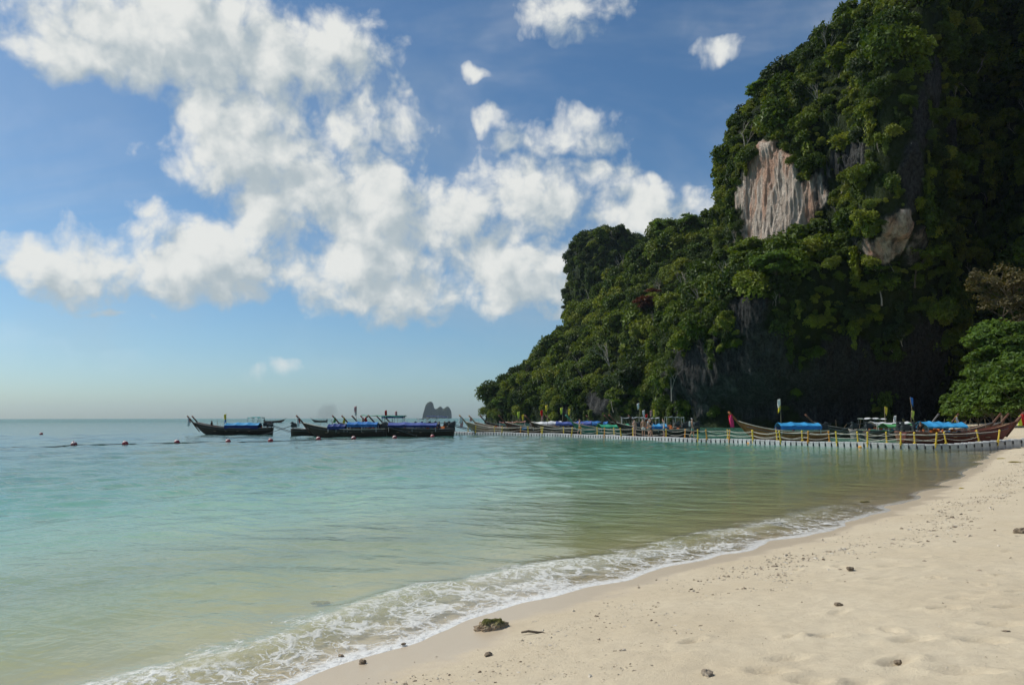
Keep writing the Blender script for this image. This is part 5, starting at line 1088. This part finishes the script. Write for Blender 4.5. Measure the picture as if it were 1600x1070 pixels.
for i, (px, py, w, lb) in enumerate(((1211, 819, 0.12, 'yellow-green weed clump floating at the water edge'), (1351, 785, 0.12, 'small yellow weed clump in the shallows farther along'), (1503, 765, 0.16, 'yellow weed clump on wet sand near the far end of the beach'), (1567, 718, 0.30, 'yellow-brown weed heap on the sand before the walkway'), (1589, 723, 0.28, 'yellow-brown weed heap at the right edge before the walkway'), (500, 941, 0.10, 'dim patch of weed under the clear shallow water'))):
    put_stone('seaweed_clump', lb, px, py, w, w * 0.6, 0.03 if i < 5 else 0.02, 40 + i, M_WEED, 'seaweed', 0.02, 0.9, 0.0 if i != 0 else -0.03)
# driftwood stick
g = gr(830, 976, 0.2); m = MB(); z0 = ground_z(g.x, g.y); m.tube([(-0.10, 0, 0.012), (-0.03, 0.015, 0.02), (0.05, 0.0, 0.014), (0.12, 0.02, 0.008)], [0.008, 0.012, 0.011, 0.005], 6)
o = m.build('driftwood', MAT_BARK, None, True, label='thin dark stick lying right of the large mossy rock', cat='driftwood'); o.location = (g.x, g.y, z0 + 0.004)

# coral rubble too small to count: a strip along the tide line and crumbs over the sand
def rubble(n, seed):
    r = np.random.default_rng(seed); P = []
    while len(P) < n:
        k = r.integers(0, 3); x = r.uniform(-2.5, 30, 4000); y = r.uniform(4.8, 50, 4000); s = shore(np.c_[x, y]); d = np.hypot(x, y)
        cl = fbm(np.c_[x * 1.3, y * 1.3, 0 * x], 3); band = np.exp(-((s - 1.75 - 0.3 * np.sin(x * 1.1) - 0.012 * d) / 0.55) ** 2) * sstep(cl, -0.3, 0.35)
        pr = (band * 1.0 + 0.03 * (s > 0.5) * (s < 14) * (0.3 + sstep(cl, -0.1, 0.4))) * np.clip(16 / d, 0.25, 1.6) ** 1.2
        ok = r.random(4000) < pr; P += list(zip(x[ok], y[ok]))
    P = np.array(P[:n]); z = sand_z(P); d = np.hypot(P[:, 0], P[:, 1]); sz = np.clip(r.lognormal(-5.35, 0.55, n), 0.002, 0.024) * np.clip(d / 9, 0.9, 1.6)
    base = np.array([(-1, -.8, 0), (.9, -1, 0), (1, .9, 0), (-.8, 1, 0), (-.6, -.5, .8), (.5, -.6, .9), (.6, .5, .75), (-.5, .6, .85)], float); fc = np.array([(4, 5, 6, 7), (0, 1, 5, 4), (1, 2, 6, 5), (2, 3, 7, 6), (3, 0, 4, 7)])
    V = base[None] * (1 + 0.35 * r.normal(size=(n, 8, 3))); V *= (sz[:, None] * r.uniform(0.6, 1.5, (n, 3)))[:, None, :] * np.array([1, 1, 0.75]); a = r.uniform(0, 6.283, n); ca, sa = np.cos(a)[:, None], np.sin(a)[:, None]
    X = V[..., 0] * ca - V[..., 1] * sa; Y = V[..., 0] * sa + V[..., 1] * ca; V = np.stack([X + P[:, :1], Y + P[:, 1:], V[..., 2] + z[:, None] + 0.003], -1)
    F = (fc[None] + (np.arange(n) * 8)[:, None, None]).reshape(-1, 4); me = raw_mesh('coral_rubble', V.reshape(-1, 3), F); vattr(me, 'lv', np.repeat(r.random(n), 8)); return me
m, nt, out = new_mat('rubble'); c = nt.ramp(nt.attr('lv'), [(0.0, (0.14, 0.105, 0.07)), (0.25, (0.32, 0.26, 0.19)), (0.6, (0.46, 0.39, 0.29)), (1.0, (0.62, 0.56, 0.46))]); principled(nt, out, Base_Color=c, Roughness=0.9, Specular_IOR_Level=0.2)
obj('coral_rubble', rubble(12000, 3), m, kind='stuff', label='loose coral crumbs and shell bits strewn along the tide line', cat='rubble')

# exhaust smoke of a far boat engine
c = at(512, 643, 420); bm = bmesh.new(); bmesh.ops.create_icosphere(bm, subdivisions=4, radius=1.0); V = np.array([tuple(v.co) for v in bm.verts]); q = 1 + 0.5 * fbm(V * 1.3 + 3, 3)
for v, k in zip(bm.verts, q): v.co = Vector((v.co.x * 5.2 * k + 1.2 * v.co.z, v.co.y * 3.0 * k, v.co.z * 4.6 * k))
me = bpy.data.meshes.new('smoke'); bm.to_mesh(me); bm.free(); m, nt, out = new_mat('thin_smoke'); v = nt.n('ShaderNodeVolumePrincipled'); v.inputs['Color'].default_value = (0.25, 0.29, 0.33, 1); v.inputs['Density'].default_value = 0.045
nt.t.links.new(v.outputs[0], out.inputs['Volume']); o = obj('engine_smoke', me, m, kind='stuff', label='faint grey puff of engine smoke above the far boat', cat='smoke'); o.location = c

# ------------------------------------------------------------------ sea air
def haze_box():
    x = 9400; z0, z1 = -21, 150
    V = [(sx * x, sy * x, z) for z in (z0, z1) for sx, sy in ((-1, -1), (1, -1), (1, 1), (-1, 1))]
    me = raw_mesh('haze', V, [(3, 2, 1, 0), (4, 5, 6, 7), (0, 1, 5, 4), (1, 2, 6, 5), (2, 3, 7, 6), (3, 0, 4, 7)])
    m, nt, out = new_mat('sea_haze'); v = nt.n('ShaderNodeVolumePrincipled')
    v.inputs['Color'].default_value = (0.72, 0.88, 1.0, 1); v.inputs['Density'].default_value = 0.00005; v.inputs['Anisotropy'].default_value = 0.2
    nt.t.links.new(v.outputs[0], out.inputs['Volume'])
    return obj('haze', me, m, kind='stuff', label='thin pale sea haze filling the air over the bay', cat='haze')
haze_box()
